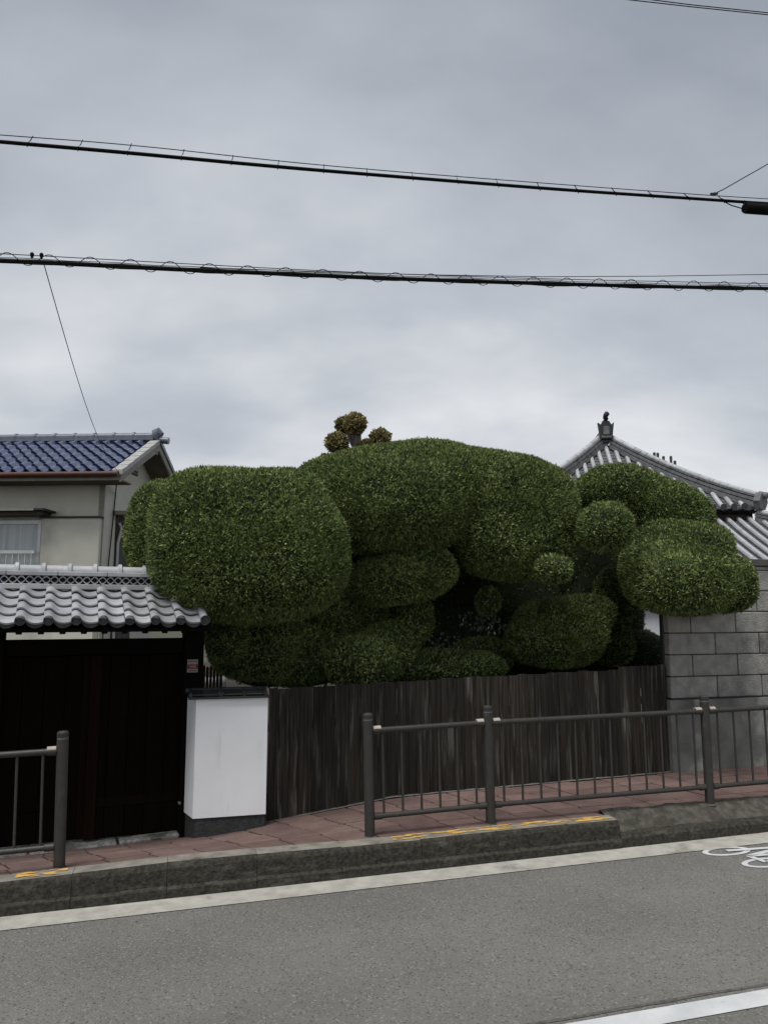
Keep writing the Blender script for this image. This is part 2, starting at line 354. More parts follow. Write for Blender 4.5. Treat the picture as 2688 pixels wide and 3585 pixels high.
stroke(mb, (top2[0] + .10, top2[1] - .12), (top2[0] + .10, top2[1] + .08), .06); stroke(mb, (top1[0] + .16, top1[1] - .02), (top1[0] + .16, top1[1] + .16), .05)
for v in range(len(mb.v)): mb.v[v] = (mb.v[v][0], mb.v[v][1], mb.v[v][2] + .003)
structure(mb.build('bicycle_symbol_frame', 'road_paint', road))

# kerb: separate stones, a lower run to the right with rough concrete behind
S_LOW = st(2165, 2885, 5.66)[0]
kerb = thing('kerb', S(1, 5.7, z_road(1, 5.7)), None, None); structure(kerb, 'mossy concrete kerb between gutter and red pavers', 'kerb')
s = -6.6; i = 0
while s < S_LOW - .05:
    e1 = min(s + .6, S_LOW); g = .0015
    sm = (s + e1) / 2; zr = z_road(sm, 5.65) - .06; zt = lerp(ZK, sm); dt = random.uniform(-.004, .004)
    mb = MB(); F = lambda a, b, c, sm=sm: S(a, b, c + (a - sm) * (lerp(ZK, sm + .3) - lerp(ZK, sm - .3)) / .6); mb.fr = F
    mb.extr([(T_K - .012 + dt, zr), (T_K - .010 + dt, zr + .12), (T_K + .016 + dt, zr + .135), (T_K + .022 + dt, zt - .035), (T_K + .034 + dt, zt - .012), (T_K + .058 + dt, zt), (5.815, zt), (5.815, zr)], s + g, e1 - g)
    st_ = mb.build('kerb_stone', 'kerb_concrete', kerb)
    mb = MB(); mb.fr = F; mb.extr([(T_K + .050, zt - .01), (T_K + .058, zt + .0025), (5.81, zt + .0025), (5.81, zt - .01)], s + g, e1 - g)
    mb.build('worn_top', 'kerb_top', st_)
    s = e1
while s < 9:
    e1 = s + .6; g = .0015; sm = (s + e1) / 2; zr = z_road(sm, 5.65) - .06; zt = z_road(sm, 5.65) + .105
    mb = MB(); F = lambda a, b, c, sm=sm: S(a, b, c + (a - sm) * ROAD_G); mb.fr = F
    mb.extr([(T_K - .008, zr), (T_K, zt - .03), (T_K + .02, zt - .006), (T_K + .045, zt), (5.74, zt), (5.74, zr)], s + g, e1 - g)
    mb.build('kerb_stone', 'kerb_concrete', kerb)
    s = e1
def rough_fill(a, b):
    k = min((b - 5.70) / (5.88 - 5.70), 1.0); z = (z_road(a, 5.65) + .100) * (1 - k) + (lerp(ZK, a) + .006) * k
    return z + .022 * noise.noise(Vector((a * 6, b * 12, 0))) + .010 * noise.noise(Vector((a * 19, b * 24, 3)))
structure(sheet(rough_fill, S_LOW, 9, 5.70, 5.965, 150, 11).build('mortar_fillet', 'rough_mortar', kerb, smooth=True))
# worn yellow paint on the kerb top
for x0, x1 in ((1376, 2162), (60, 240)):
    a0, a1 = st(x0, 2930, 5.7)[0], st(x1, 2930, 5.7)[0]
    mb = MB(); n = 24
    for i in range(n):
        u, v = a0 + (a1 - a0) * i / n, a0 + (a1 - a0) * (i + 1) / n
        mb.add([S(u, 5.69, lerp(ZK, u) + .007), S(v, 5.69, lerp(ZK, v) + .007), S(v, 5.80, lerp(ZK, v) + .007), S(u, 5.80, lerp(ZK, u) + .007)], [(0, 1, 2, 3)])
    structure(mb.build('yellow_kerb_paint', 'worn_yellow', kerb))

# pavement: base sheet and each red paver
walk = structure(sheet(lambda s, t: z_walk(s, t) - .024 - (.22 if s > S_LOW - .1 and t < 5.9 else 0), -8, 11, 5.80, 7.04, 153, 8).build('pavement', 'joint_sand'), 'red paved footway between kerb and fence', 'pavement')
SH = .30; PW, PD = .315, .288
def paver(i, j):
    t0 = 5.822 + j * PD; t1 = t0 + PD; g = .009; b = .006
    s0 = -7.6 + i * PW + (.0 if j % 2 == 0 else .02); s1 = s0 + PW
    sh = lambda t: -(t - 5.8) * SH
    if s0 > S_LOW - .1 and j == 0: t0 = 5.95
    dz = random.uniform(-.003, .003); tilt = random.uniform(-.008, .008)
    q = [(s0 + g + sh(t0), t0 + g), (s1 - g + sh(t0), t0 + g), (s1 - g + sh(t1), t1 - g), (s0 + g + sh(t1), t1 - g)]
    cxm = sum(a for a, _ in q) / 4; ctm = sum(b_ for _, b_ in q) / 4
    ins = [(a + (b if a < cxm else -b), t + (b if t < ctm else -b)) for a, t in q]
    zz = lambda a, t: z_walk(a, t) + dz + tilt * (t - ctm)
    vs = [S(a, t, zz(a, t) - .03) for a, t in q] + [S(a, t, zz(a, t) - .004) for a, t in q] + [S(a, t, zz(a, t)) for a, t in ins]
    fs = [(k, (k + 1) % 4, 4 + (k + 1) % 4, 4 + k) for k in range(4)] + [(4 + k, 4 + (k + 1) % 4, 8 + (k + 1) % 4, 8 + k) for k in range(4)] + [(8, 9, 10, 11)]
    MB().add(vs, fs).build('paver', 'red_paver', walk)
for j in range(4):
    for i in range(14, 52): paver(i, j)
mb = MB()
for a, b in zip(np.arange(.75, 9, .4), np.arange(1.15, 9.4, .4)):
    mb.add([S(a, 6.972, z_walk(a, 7) + .004), S(b, 6.972, z_walk(b, 7) + .004), S(b, 7.035, z_walk(b, 7) + .012), S(a, 7.035, z_walk(a, 7) + .012)], [(0, 1, 2, 3)])
structure(mb.build('edging_strip', 'grey_edging', walk))
# ================================================================== ROOFED GATE
# the gate stands turned a little from the street line: its own frame, pivoted on the right post
TH_G = R(23); _ES, _ET = ES, ET; piv = W3(645, 2600, 7.12)
ES = Vector((math.cos(TH_G), math.sin(TH_G), 0)); ET = Vector((-math.sin(TH_G), math.cos(TH_G), 0))
GT = piv.dot(ET)
sR0, _ = st(645, 2300, GT - .05); sR1, _ = st(713, 2300, GT - .05); sL1, _ = st(14, 2300, GT - .05)
zlint = st(300, 2238, GT)[1]; zgate = .0
# granite sill stones before the gate
sill = structure(thing('gate_sill', S(-1, GT - .1, .0), 'rough granite sill stones under the gate', 'sill'))
for a, b in ((sR0 - 3.1, sR0 - 2.12), (sR0 - 2.1, sR0 - 1.17), (sR0 - 1.15, sR0 - .50), (sR0 - .48, sR0 + .0)):
    mb = MB(); z = lerp(ZB, (a + b) / 2 - sR0 + .05); F = lambda x, y, c, m_=(a + b) / 2: S(x, y, c + (x - m_) * .022)
    mb.fr = F; mb.box(a, b, GT - .13, GT + .18, z - .12, z + .035, .012); mb.build('sill_stone', 'granite', sill)

gate = thing('roofed_gate', S((sL1 + sR0) / 2, GT, zgate), 'black timber gate with a silver tiled roof left of the white wall', 'gate')
B = lambda nm, m, *a, p=gate, ch=.006: MB().box(*a, ch).build(nm, m, p)
B('post', 'gate_beam', sR0, sR1, GT - .06, GT + .12, -.1, zlint + .06)
B('post', 'gate_beam', sL1 - .17, sL1, GT - .06, GT + .12, -.2, zlint + .06)
B('lintel', 'gate_beam', sL1, sR0, GT - .03, GT + .09, zlint - .13, zlint)
# two sliding leaves of boards
sm0 = st(307, 2600, GT)[0]; sm1 = st(367, 2600, GT)[0]
for nm, a, b, tt in (('left', sL1 - .02, sm1, GT + .045), ('right', sm0, sR0 + .02, GT)):
    lf = B('door_leaf', 'gate_wood', a, b, tt + .012, tt + .03, .045, zlint - .05, ch=.003)
    nb = 5; wd = (b - a) / nb
    for k in range(nb):
        MB().box(a + k * wd + .003, a + (k + 1) * wd - .003, tt - .004, tt + .012, .05, zlint - .14, .003).build('board', 'gate_wood', lf)
    if nm == 'right':
        MB().box(a + .0, a + .085, tt - .016, tt - .005, .05, zlint - .14, .003).build('stile', 'gate_wood_red', lf)
    else:
        MB().box(b - .19, b - .075 - .03, tt - .016, tt - .005, .05, zlint - .14, .003).build('stile', 'gate_wood_red', lf)
    MB().box(a + .09, b - .02, tt - .012, tt - .005, .30, .37, .003).build('rail', 'gate_wood', lf)
mb = MB(); p = W3(627, 2810, GT - .03); mb.tube([p, p - ET * .03], .012, 10); mb.build('latch_knob', 'railing_band', gate)

# roof
TE = GT - .67; TR = GT - .04
EV = [69, 165, 262, 357, 448, 545, 632, 718]
sev = [st(x, 2183, TE)[0] for x in EV]
pit = (sev[-1] - sev[0]) / 7; ze = W3(350, 2186, TE).z; zr_ = W3(300, 2066, TR).z
slope = math.atan2(zr_ - ze, TR - TE); SL = (TR - TE) / math.cos(slope)
NROW = 4; EXP = SL / NROW
ex, ey = ES, (ET * math.cos(slope) + EZ * math.sin(slope)); ez = ex.cross(ey)
ROT = Matrix((ex, ey, ez)).transposed()
def tile_profile(u, wd, amp=1.0):                     # roll at the left, broad shallow pan, lip at the right
    x = np.interp(u, [0, .08, .17, .27, .36, .46, .58, .72, .86, 1.0], [.13, .185, .20, .165, .075, -.01, -.06, -.078, -.06, -.02])
    return float(x) * wd * amp
def tile_mesh(name, wd, ln, th, m, nx=16, tilt=.018, amp=1.0):
    vs, fs = [], []
    us = [i / nx for i in range(nx + 1)]
    prof = [(u * wd, tile_profile(u, wd, amp)) for u in us]
    prof = [(prof[0][0], prof[0][1] - wd * .15)] + prof
    k = len(prof)
    for y, dz in ((0, tilt), (ln * .5, tilt * .55), (ln, 0)):
        vs += [(x, y, z + dz) for x, z in prof]
    fs += [(r * k + i, r * k + i + 1, (r + 1) * k + i + 1, (r + 1) * k + i) for r in range(2) for i in range(k - 1)]
    b = len(vs); vs += [(x, .004, z + tilt - th) for x, z in prof]
    fs += [(b + i, b + i + 1, i + 1, i) for i in range(k - 1)]
    c = len(vs); vs += [(x, ln, z - th) for x, z in prof]
    fs += [(b + i + 1, b + i, c + i, c + i + 1) for i in range(k - 1)]
    me = bpy.data.meshes.new(name); me.from_pydata(vs, [], fs); me.materials.append(MATS[m])
    me.polygons.foreach_set('use_smooth', [True] * len(me.polygons)); me.set_sharp_from_angle(angle=R(50))
    return me
tm = tile_mesh('roof_tile', pit, EXP * 1.16, .016, 'silver_tile', tilt=.028)
def disc_mesh(name, r, m, depth=.03):
    prof = [(0, .006), (r * .18, .006), (r * .24, .001), (r * .60, .001), (r * .66, .006), (r * .72, .001), (r * .80, .001), (r * .84, .009), (r * .97, .009), (r, .004), (r, -depth)]
    n = 20; vs, fs = [], []
    for q, y in prof:
        for j in range(n): a = 2 * math.pi * j / n; vs.append((q * math.cos(a), -y, q * math.sin(a)))
    for i in range(len(prof) - 1):
        for j in range(n): fs.append((i * n + j, (i + 1) * n + j, (i + 1) * n + (j + 1) % n, i * n + (j + 1) % n))
    me = bpy.data.meshes.new(name); me.from_pydata(vs, [], fs); me.materials.append(MATS[m]); return me
dm = disc_mesh('eave_disc', pit * .195, 'tile_disc')
def apron_mesh():
    vs, fs = [], []; n = 14
    for i in range(n + 1):
        u = .36 + .64 * i / n; x = u * pit; z = tile_profile(u, pit)
        dr = .028 + .012 * math.sin(math.pi * i / n)
        vs += [(x, 0, z + .002), (x, 0, z - dr), (x, .012, z - dr), (x, .012, z + .002)]
    for i in range(n):
        for j in range(4): fs.append((i * 4 + j, (i + 1) * 4 + j, (i + 1) * 4 + (j + 1) % 4, i * 4 + (j + 1) % 4))
    me = bpy.data.meshes.new('eave_apron'); me.from_pydata(vs, [], fs); me.materials.append(MATS['tile_disc']); return me
am = apron_mesh()
roof = MB().extr([(TE + .03, ze - .035), (TR, zr_ - .045), (TR + .02, zr_ - .045), (TR + .02, zr_ - .075), (TE + .03, ze - .06)], sev[0] - pit * 5, sev[-1] + pit * .35).build('roof', 'gate_beam', gate)
RDT = ROT.to_quaternion()
for c in range(-5, 8):
    s0 = sev[0] + c * pit - pit * .17
    if c == 7: continue
    for r_i in range(NROW):
        o = link('roof_tile', tm, roof, S(s0, TE, ze) + ey * (r_i * EXP + random.uniform(-.003, .003)) + ez * random.uniform(-.002, .002), ROT @ Matrix.Rotation(random.uniform(-.018, .018), 3, 'Z'))
        if r_i == 0:
            link('eave_disc', dm, roof, S(s0 + pit * .17, TE - .012, ze + .030), Matrix((ES, ET, EZ)).transposed())
            link('eave_apron', am, roof, S(s0, TE + .006, ze + .026), Matrix((ES, ET, EZ)).transposed())
# verge roll at the right end
mb = MB(); pa = S(sev[7], TE, ze + .018); pb = pa + ey * SL; mb.tube([pa, pb], pit * .17, 12); mb.build('verge_roll', 'silver_tile', roof)
link('eave_disc', dm, roof, S(sev[7], TE - .012, ze + .030), Matrix((ES, ET, EZ)).transposed())
# back slope
mb = MB(); mb.extr([(TR + .10, zr_ - .01), (TR + .75, ze - .0), (TR + .75, ze - .05), (TR + .10, zr_ - .07)], sev[0] - pit * 5, sev[-1] + pit * .3); mb.build('back_slope', 'dark_tile', roof)
# ridge: slabs, openwork, round caps
zA, zB_, zC, zD = (W3(300, y, TR - .03).z for y in (2064, 2046, 2019, 2003))
e0, e1 = sev[0] - pit * 5, sev[-1] - pit * .1
k = e0
while k < e1 - .05:
    q = min(k + pit * 2, e1)
    MB().box(k + .002, q - .002, TR - .045, TR + .16, zA, zB_, .004).build('ridge_slab', 'silver_tile', roof)
    MB().box(k + .05 + .002, min(q + .05, e1) - .002, TR - .050, TR + .165, zC + .003, zD, .004).build('ridge_slab', 'silver_tile', roof)
    k = q
MB().box(e0, e1, TR + .02, TR + .10, zB_ + .001, zC + .002).build('ridge_core', 'tile_disc', roof)
k = e0; per = pit / 1.55
while k < e1 - .05:                                   # openwork tiles: two crossing waves each
    q = min(k + pit, e1); mb = MB()
    for ph in (0, 1):
        pts = []
        nn = 24
        for i in range(nn + 1):
            a = k + (q - k) * i / nn; v = abs(((a - e0) / per + ph * .5) % 1 * 2 - 1)
            v = v * v * (3 - 2 * v)
            pts.append((a, zB_ + .006 + (zC - zB_ - .010) * v))
        for (a, z), (a2, z2) in zip(pts, pts[1:]):
            tt0 = TR - .030 - ph * .004
            mb.add([S(a, tt0, z - .006), S(a2, tt0, z2 - .006), S(a2, tt0, z2 + .006), S(a, tt0, z + .006), S(a, tt0 + .05, z - .006), S(a2, tt0 + .05, z2 - .006), S(a2, tt0 + .05, z2 + .006), S(a, tt0 + .05, z + .006)],
                   [(0, 1, 2, 3), (4, 7, 6, 5), (0, 4, 5, 1), (3, 2, 6, 7)])
    mb.build('openwork_tile', 'silver_tile', roof); k = q
kn = [st(x / 2.074, 1990, TR)[0] for x in (123, 318, 510, 700, 885)]
rz = W3(300, 1997, TR + .04).z; kp = kn[1] - kn[0]
for i in range(-4, 8):
    a = kn[0] + i * kp
    if a + kp > e1 + .1: break
    mb = MB(); mb.tube([S(a, TR + .055, rz - .012), S(a + kp - .004, TR + .055, rz - .012)], .050, 14); o = mb.build('ridge_cap', 'silver_tile_pale', roof)
    mb = MB(); mb.tube([S(a - .022, TR + .055, rz - .010), S(a - .012, TR + .055, rz - .010), S(a + .012, TR + .055, rz - .010), S(a + .022, TR + .055, rz - .010)], [.050, .068, .068, .050], 14); mb.build('cap_collar', 'silver_tile_pale', o)
# rafters and eave board
MB().box(e0, sev[-1] + pit * .3, TE + .035, TE + .075, ze - .055, ze - .028).build('eave_board', 'gate_beam', roof)
rx = [138, 305, 465, 605, 653, 755, 820, 905, 987, 1047, 1158, 1190, 1308]
sp = (st(1190 / 2.074, 2220, TE + .1)[0] - st(138 / 2.074, 2220, TE + .1)[0]) / 7
for i in range(-5, 9):
    a = st(138 / 2.074, 2220, TE + .1)[0] + i * sp
    mb = MB(); z0 = W3(300, 2228, TE + .05).z; rise = math.tan(slope)
    mb.fr = lambda x, y, c: S(x, y, c + (y - TE) * rise * .9)
    mb.box(a - .022, a + .022, TE + .04, TR + .05, z0, z0 + .06, .003); mb.build('rafter', 'gate_beam', roof)
    if i % 2: 
        mb = MB(); mb.box(a + .05, a + .10, TE + .30, TE + .36, z0 + .105, z0 + .14); mb.build('purlin_block', 'gate_beam', roof)
MB().box(e0, sev[-1] + pit * .3, GT - .02, GT + .08, zlint + .075, zlint + .16).build('purlin', 'gate_beam', roof)

# warning sticker on the gate's right post
p0 = W3(656, 2310, GT - .063); p1 = W3(692, 2354, GT - .063); sa0, sa1 = p0.dot(ES), p1.dot(ES)
stk = thing('warning_sticker', S((sa0 + sa1) / 2, GT - .063, p1.z), 'small white and red notice sticker on the black gate post', 'sticker')
MB().box(sa0, sa1, GT - .066, GT - .062, p1.z, p0.z).build('backing', 'sticker_white', stk)
hgt = p0.z - p1.z
MB().box(sa0 + .003, sa1 - .001, GT - .068, GT - .0662, p1.z + hgt * .27, p1.z + hgt * .63).build('red_band', 'sticker_red', stk)
MB().box(sa0 + .006, sa1 - .006, GT - .068, GT - .0662, p1.z + hgt * .82, p1.z + hgt * .90).build('print_line', 'sticker_ink', stk)
MB().box(sa0 + .012, sa1 - .010, GT - .068, GT - .0662, p1.z + hgt * .08, p1.z + hgt * .17).build('print_line', 'sticker_ink', stk)
for k_, a in enumerate((.25, .42, .60, .72)):
    x = sa0 + (sa1 - sa0) * a
    MB().box(x, x + .007, GT - .0695, GT - .0682, p1.z + hgt * (.34 + .03 * (k_ % 2)), p1.z + hgt * .56).build('print_mark', 'sticker_white', stk)

ES, ET = _ES, _ET                              # back to the street frame
# ================================================================== WHITE PLASTER WALL
zw0 = W3(674, 2868, 6.8).z; zw1 = W3(800, 2446, 6.8).z
sA = st(681, 2650, 6.8)[0]; sB = st(934, 2650, 6.8)[0]; sA2 = st(650, 2640, 7.1)[0] - .0
pw = thing('plaster_wall', S((sA + sB) / 2, 6.9, .0), 'short white plastered wall with dark plinth between gate and plank fence', 'wall')
MB().prism([(sA, 6.8), (sB, 6.8), (sB, 7.0), (sA2 + .02, 7.1)] if False else [(sA, 6.8), (sB, 6.8), (sB, 6.995), (sA2, 7.05)], zw0, zw1).build('plaster_panel', 'white_plaster', pw)
MB().prism([(sA + .012, 6.812), (sB - .006, 6.812), (sB - .006, 6.99), (sA2 + .012, 7.045)], -.1, zw0 - .001).build('plinth', 'pebble_plinth', pw)
cap = MB().box(sA2 - .0, sB + .01, 6.76, 7.03, zw1 + .001, zw1 + .020, .004).build('cap_board', 'dark_tile', pw)
for i, x in enumerate((668, 774, 856, 930)):
    a = st(x, 2425, 6.78)[0]
    a2 = st((668, 774, 856, 930, 935)[i + 1], 2425, 6.78)[0]
    mb = MB(); mb.tube([S(a, 6.765, zw1 + .036), S(a, 6.95, zw1 + .066)], .017, 12); mb.build('cap_roll', 'dark_tile', cap)
    if i < 3:
        mb = MB(); mb.fr = lambda u, v, c: S(u, v, c + (v - 6.76) * .16)
        mb.box(a + .02, a2 - .02, 6.765, 6.95, zw1 + .0285, zw1 + .040, .003); mb.build('cap_tile', 'dark_tile', cap)
mb = MB(); a = st(668, 2425, 6.78)[0]; mb.tube([S(a - .04, 6.95, zw1 + .06), S(sB, 6.95, zw1 + .06)], .022, 12); mb.build('cap_ridge', 'dark_tile', cap)

# ================================================================== PLANK FENCE
s0 = st(937, 2650, 7.0)[0] + .004; s1 = st(2345, 2500, 7.0)[0] - .03
zt0 = W3(940, 2412, 7.0).z; zt1 = W3(2330, 2335, 7.0).z
fence = thing('plank_fence', S((s0 + s1) / 2, 7.0, lerp(ZB, (s0 + s1) / 2)), 'weathered dark wooden plank fence under the clipped tree', 'fence')
a = s0
while a < s1 - .03:
    wd = random.choice((.085, .10, .115, .125)) * random.uniform(.93, 1.07); b = min(a + wd, s1)
    if s1 - b < .05: b = s1
    k = (a - s0) / (s1 - s0); zt = zt0 + (zt1 - zt0) * k + random.uniform(-.008, .008) + (.02 if k > .86 else 0)
    dt = random.choice((0, .006, .011)) + random.uniform(-.002, .002); ln = random.uniform(-.004, .004); cup = random.uniform(-.004, .004)
    zb = min(lerp(ZB, a), lerp(ZB, b)) - .02
    mb = MB()
    seg = 6; vs = []; prof = [(0, 0), (.004, -.004), (.5, -.004 - cup), ('e', -.004), (1, 0), (1, .016), (0, .016)]
    g = .0006 + random.uniform(0, .0012)
    for i in range(seg + 1):
        z = zb + (zt - zb) * i / seg; wob = .0015 * math.sin(i * 2.1 + a * 50)
        for u, d in prof:
            x = (b - g - .004) if u == 'e' else (a + g + .004 if u == .004 else a + g + (b - a - 2 * g) * u)
            vs.append(S(x + ln * i / seg + wob, 7.0 + dt + d, z))
    n = len(prof); fs = [(i * n + j, i * n + (j + 1) % n, (i + 1) * n + (j + 1) % n, (i + 1) * n + j) for i in range(seg) for j in range(n)] + [tuple(range(n)), tuple(seg * n + j for j in range(n - 1, -1, -1))]
    mb.add(vs, fs).build('plank', 'plank', fence)
    a = b
for zz in (.25, .85):
    mb = MB(); mb.fr = lambda u, v, c: S(u, v, c + lerp(ZB, u) * .0 + .035 * (u - s0)); mb.box(s0, s1, 7.03, 7.08, zz, zz + .07); mb.build('rail', 'gate_wood', fence)
pp = st(2322, 2240, 7.10)
mp_ = thing('steel_post', S(pp[0], 7.10, .25), 'thin dark steel post at the end of the plank fence', 'post')
MB().box(pp[0] - .032, pp[0] + .032, 7.06, 7.12, .2, W3(2322, 2120, 7.1).z, .006).build('shaft', 'railing_paint', mp_)

# ================================================================== BLOCK WALL
BT = 6.98
bw0 = st(2345, 2350, BT)[0]; bw1 = 10.2
zc0 = W3(2500, 2443, BT).z; zc1 = W3(2500, 2216, BT).z; CH = (zc1 - zc0) / 3
ztop = W3(2650, 1982, BT).z; zcop = W3(2650, 1958, BT).z
bwall = thing('block_wall', S((bw0 + 8) / 2, BT + .08, lerp(ZB, 6)), 'grey concrete block wall on a stained footing at the right', 'wall')
MB().prism([(bw0 - .035, BT - .03), (bw1, BT - .03), (bw1, BT + .18), (bw0 - .035, BT + .18)], lambda a, b: lerp(ZB, a) - .1, lambda a, b: zc0 - .012).build('footing', 'wall_footing', bwall)
core = MB().box(bw0 + .01, bw1, BT + .008, BT + .14, zc0 - .012, ztop + .02).build('mortar_core', 'block_joint', bwall)
xo, xe = st(2424, 2300, BT)[0], st(2507, 2300, BT)[0]; BL = st(2582, 2300, BT)[0] - xo
bm_cache = {}
r_i = 0; z = zc0
while z < ztop - .02:
    zh = min(CH, ztop - z); js = xo if r_i % 2 else xe            # second row up carries the 2424 joint
    edges = [bw0] + [js + k * BL for k in range(0, 12)]
    for a, b in zip(edges, edges[1:]):
        if a > bw1: break
        key = (round(b - a, 3), round(zh, 3))
        if key not in bm_cache:
            hw = (b - a) / 2 - .005; hh = zh / 2 - .005
            bm_cache[key] = None
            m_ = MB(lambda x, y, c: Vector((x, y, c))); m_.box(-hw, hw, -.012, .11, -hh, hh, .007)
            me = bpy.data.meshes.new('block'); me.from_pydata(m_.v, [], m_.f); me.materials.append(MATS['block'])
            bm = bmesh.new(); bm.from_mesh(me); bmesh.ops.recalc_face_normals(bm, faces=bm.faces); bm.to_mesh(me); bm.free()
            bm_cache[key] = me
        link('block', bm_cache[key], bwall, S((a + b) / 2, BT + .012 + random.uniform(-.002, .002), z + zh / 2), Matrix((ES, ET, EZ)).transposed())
    z += zh; r_i += 1
MB().box(bw0 - .0, bw1, BT - .02, BT + .17, ztop + .001, zcop, .006).build('coping', 'coping', bwall)

# ================================================================== RAILINGS
RT = 5.88
def post_st(x, y): return st(x, y, RT)
def railing(name, posts, label, base, spans):
    o = thing(name, S(*base), label, 'railing', 'street railings')
    zs = []
    for (s_, z_, h, lean) in posts:
        z_ = lerp(ZK, s_) * .93 + lerp(ZB, s_) * .07
        top = Vector(S(s_ - lean, RT, z_ + h)); bot = Vector(S(s_, RT, z_ - .03)); d = (top - bot)
        mb = MB(); mb.tube([bot, bot + d * (1 - .055)], .0385, 20); po = mb.build('post', 'railing_paint', o)
        mb = MB(); c = bot + d * .945; u = d.normalized()
        mb.tube([c, c + u * .009], .0375, 20); mb.build('reflective_band', 'railing_band', po)
        mb = MB(); c2_ = c + u * .010
        mb.tube([c2_, c2_ + u * .012, c2_ + u * .013, c2_ + u * .016, c2_ + u * .017, c2_ + u * .034, c2_ + u * .042, c2_ + u * .046], [.0395, .0395, .036, .036, .0395, .0390, .030, .010], 20); mb.build('cap', 'railing_paint', po)
        mb = MB(); mb.tube([bot + u * .022, bot + u * .036], [.052, .044], 16); mb.build('base_collar', 'rock_dark', po)
        zs.append((bot + u * .03, u, h))
    for (i0, i1, nb) in spans:
        (a, ua, ha), (b, ub, hb) = zs[i0], zs[i1]
        ends = []
        for hf, r in ((.855, .0215), (.155, .0195)):
            pa = a + ua * ha * hf; pb = b + ub * hb * hf; d = (pb - pa).normalized()
            mb = MB(); mb.tube([pa + d * .03, pb - d * .03], r, 14); mb.build('rail', 'railing_paint', o)
            for q, sg in ((pa, 1), (pb, -1)):
                mb = MB(); mb.tube([q + d * sg * .036, q + d * sg * .095, q + d * sg * .10], [r + .0065, r + .0065, r + .001], 14); mb.build('bracket', 'railing_paint', o)
                mb = MB(); v = Vector((0, 0, 1)); mb.tube([q + d * sg * .040 + v * .010, q + d * sg * .098 + v * .010], r + .003, 12); (mb.build('bracket_cover', 'beige_bracket', o) if hf > .5 else None)
            ends.append((pa, pb))
        for k in range(nb):
            f = (k + .75) / (nb + .5)
            t0_ = ends[0][0].lerp(ends[0][1], f); t1_ = ends[1][0].lerp(ends[1][1], f)
            mb = MB(); mb.tube([t0_ - EZ * .012, t1_ + EZ * .012], .0095, 10); mb.build('baluster', 'railing_paint', o)
    return o
PL = post_st(207, 3045); P2 = post_st(1295, 2928); P3 = post_st(1718, 2880); P4 = post_st(2485, 2812)
H = .905
railing('street_railing', [(P2[0], 0, H, .02), (P3[0], 0, H, .012), (P4[0], 0, H, .004), (P4[0] + 2.05, 0, H, 0)],
        'long dark grey tubular railing in front of the plank fence and block wall', (P3[0], RT, lerp(ZK, P3[0])), [(0, 1, 6), (1, 2, 12), (2, 3, 12)])
railing('street_railing', [(PL[0], 0, H, .022), (PL[0] - 2.05, 0, H, .02)], 'dark grey tubular railing end in front of the black gate, cut by the left edge',
        (PL[0] - 1, RT, lerp(ZK, PL[0] - 1)), [(1, 0, 12)])

# ================================================================== HOUSE WITH BLUE TILES
HY = R(-3); HE = Vector((math.cos(HY), math.sin(HY), 0)); HF = Vector((-math.sin(HY), math.cos(HY), 0))
HO = WY(425, 1650, 14.4); HO0 = Vector((HO.x, HO.y, 0)); HZ = HO.z
def H3(a, b, c): return HO0 + HE * a + HF * b + EZ * c          # a to the right, b back, c up; origin at front right eave corner
def hp(x, y, b):                                                  # measured point on the house plane b
    r = ray(x, y); n_ = HF; k = (b + n_.dot(HO0)) / r.dot(n_); p = r * k + Vector((0, 0, CZ)) ; q = p - HO0
    return q.dot(HE), p.z
hs = 2.02; hr = .52; LEFT = -7.0; ov = .55; wb = .60
house = thing('tiled_house', H3(-3, 2, -.2), 'beige stucco house with a blue tiled gable roof behind the gate', 'house')
HB = lambda nm, m, *a, p=house, ch=0: (lambda q: (q.box(*a, ch), q.build(nm, m, p))[1])(MB(H3))
zap = HZ + hs * hr
a_c = hp(366, 1800, wb)[0]                                        # right wall corner
mb = MB(H3)
zsoff = HZ - .10
poly = [(wb, -.4), (2 * hs - wb, -.4), (2 * hs - wb, HZ + wb * hr - .12), (hs, zap - .12), (wb, HZ + wb * hr - .12)]
n = len(poly)
mb.add([H3(a_c, b, c) for b, c in poly] + [H3(LEFT + .4, b, c) for b, c in poly], [tuple(range(n)), tuple(range(2 * n - 1, n - 1, -1))] + [(i, n + i, n + (i + 1) % n, (i + 1) % n) for i in range(n)])
wall = mb.build('wall', 'stucco', house)
# corner trim boards, shutter box, windows
HB('corner_trim', 'house_trim', a_c - .115, a_c - .02, wb - .025, wb - .001, -.4, HZ + .15)
xa, zt_ = hp(148, 1815, wb - .10); xb, _ = hp(352, 1815, wb - .10); zb_ = hp(250, 2030, wb - .1)[1]
HB('shutter_box', 'stucco', xa, xb, wb - .12, wb - .002, zb_, zt_, ch=.01)
HB('shutter_box_lid', 'brown_metal', xa - .03, xb + .03, wb - .16, wb - .003, zt_ + .002, zt_ + .035)
xw0 = LEFT + .8
wz1 = hp(60, 1822, wb)[1]; wz0 = hp(60, 2030, wb)[1]
win = HB('window', 'brown_metal', xw0, xa - .02, wb - .03, wb - .002, wz0, wz1)
HB('curtain', 'curtain', xw0 + .05, xa - .10, wb - .036, wb - .031, wz0 + .05, hp(60, 1837, wb)[1], p=win)
HB('frame', 'aluminium', xw0, xa - .03, wb - .06, wb - .037, hp(60, 1836, wb)[1], wz1 - .004, p=win)
HB('frame', 'aluminium', xa - .095, xa - .035, wb - .055, wb - .037, wz0, hp(60, 1837, wb)[1], p=win)
HB('frame', 'aluminium', xw0, xw0 + .05, wb - .055, wb - .037, wz0, hp(60, 1837, wb)[1], p=win)
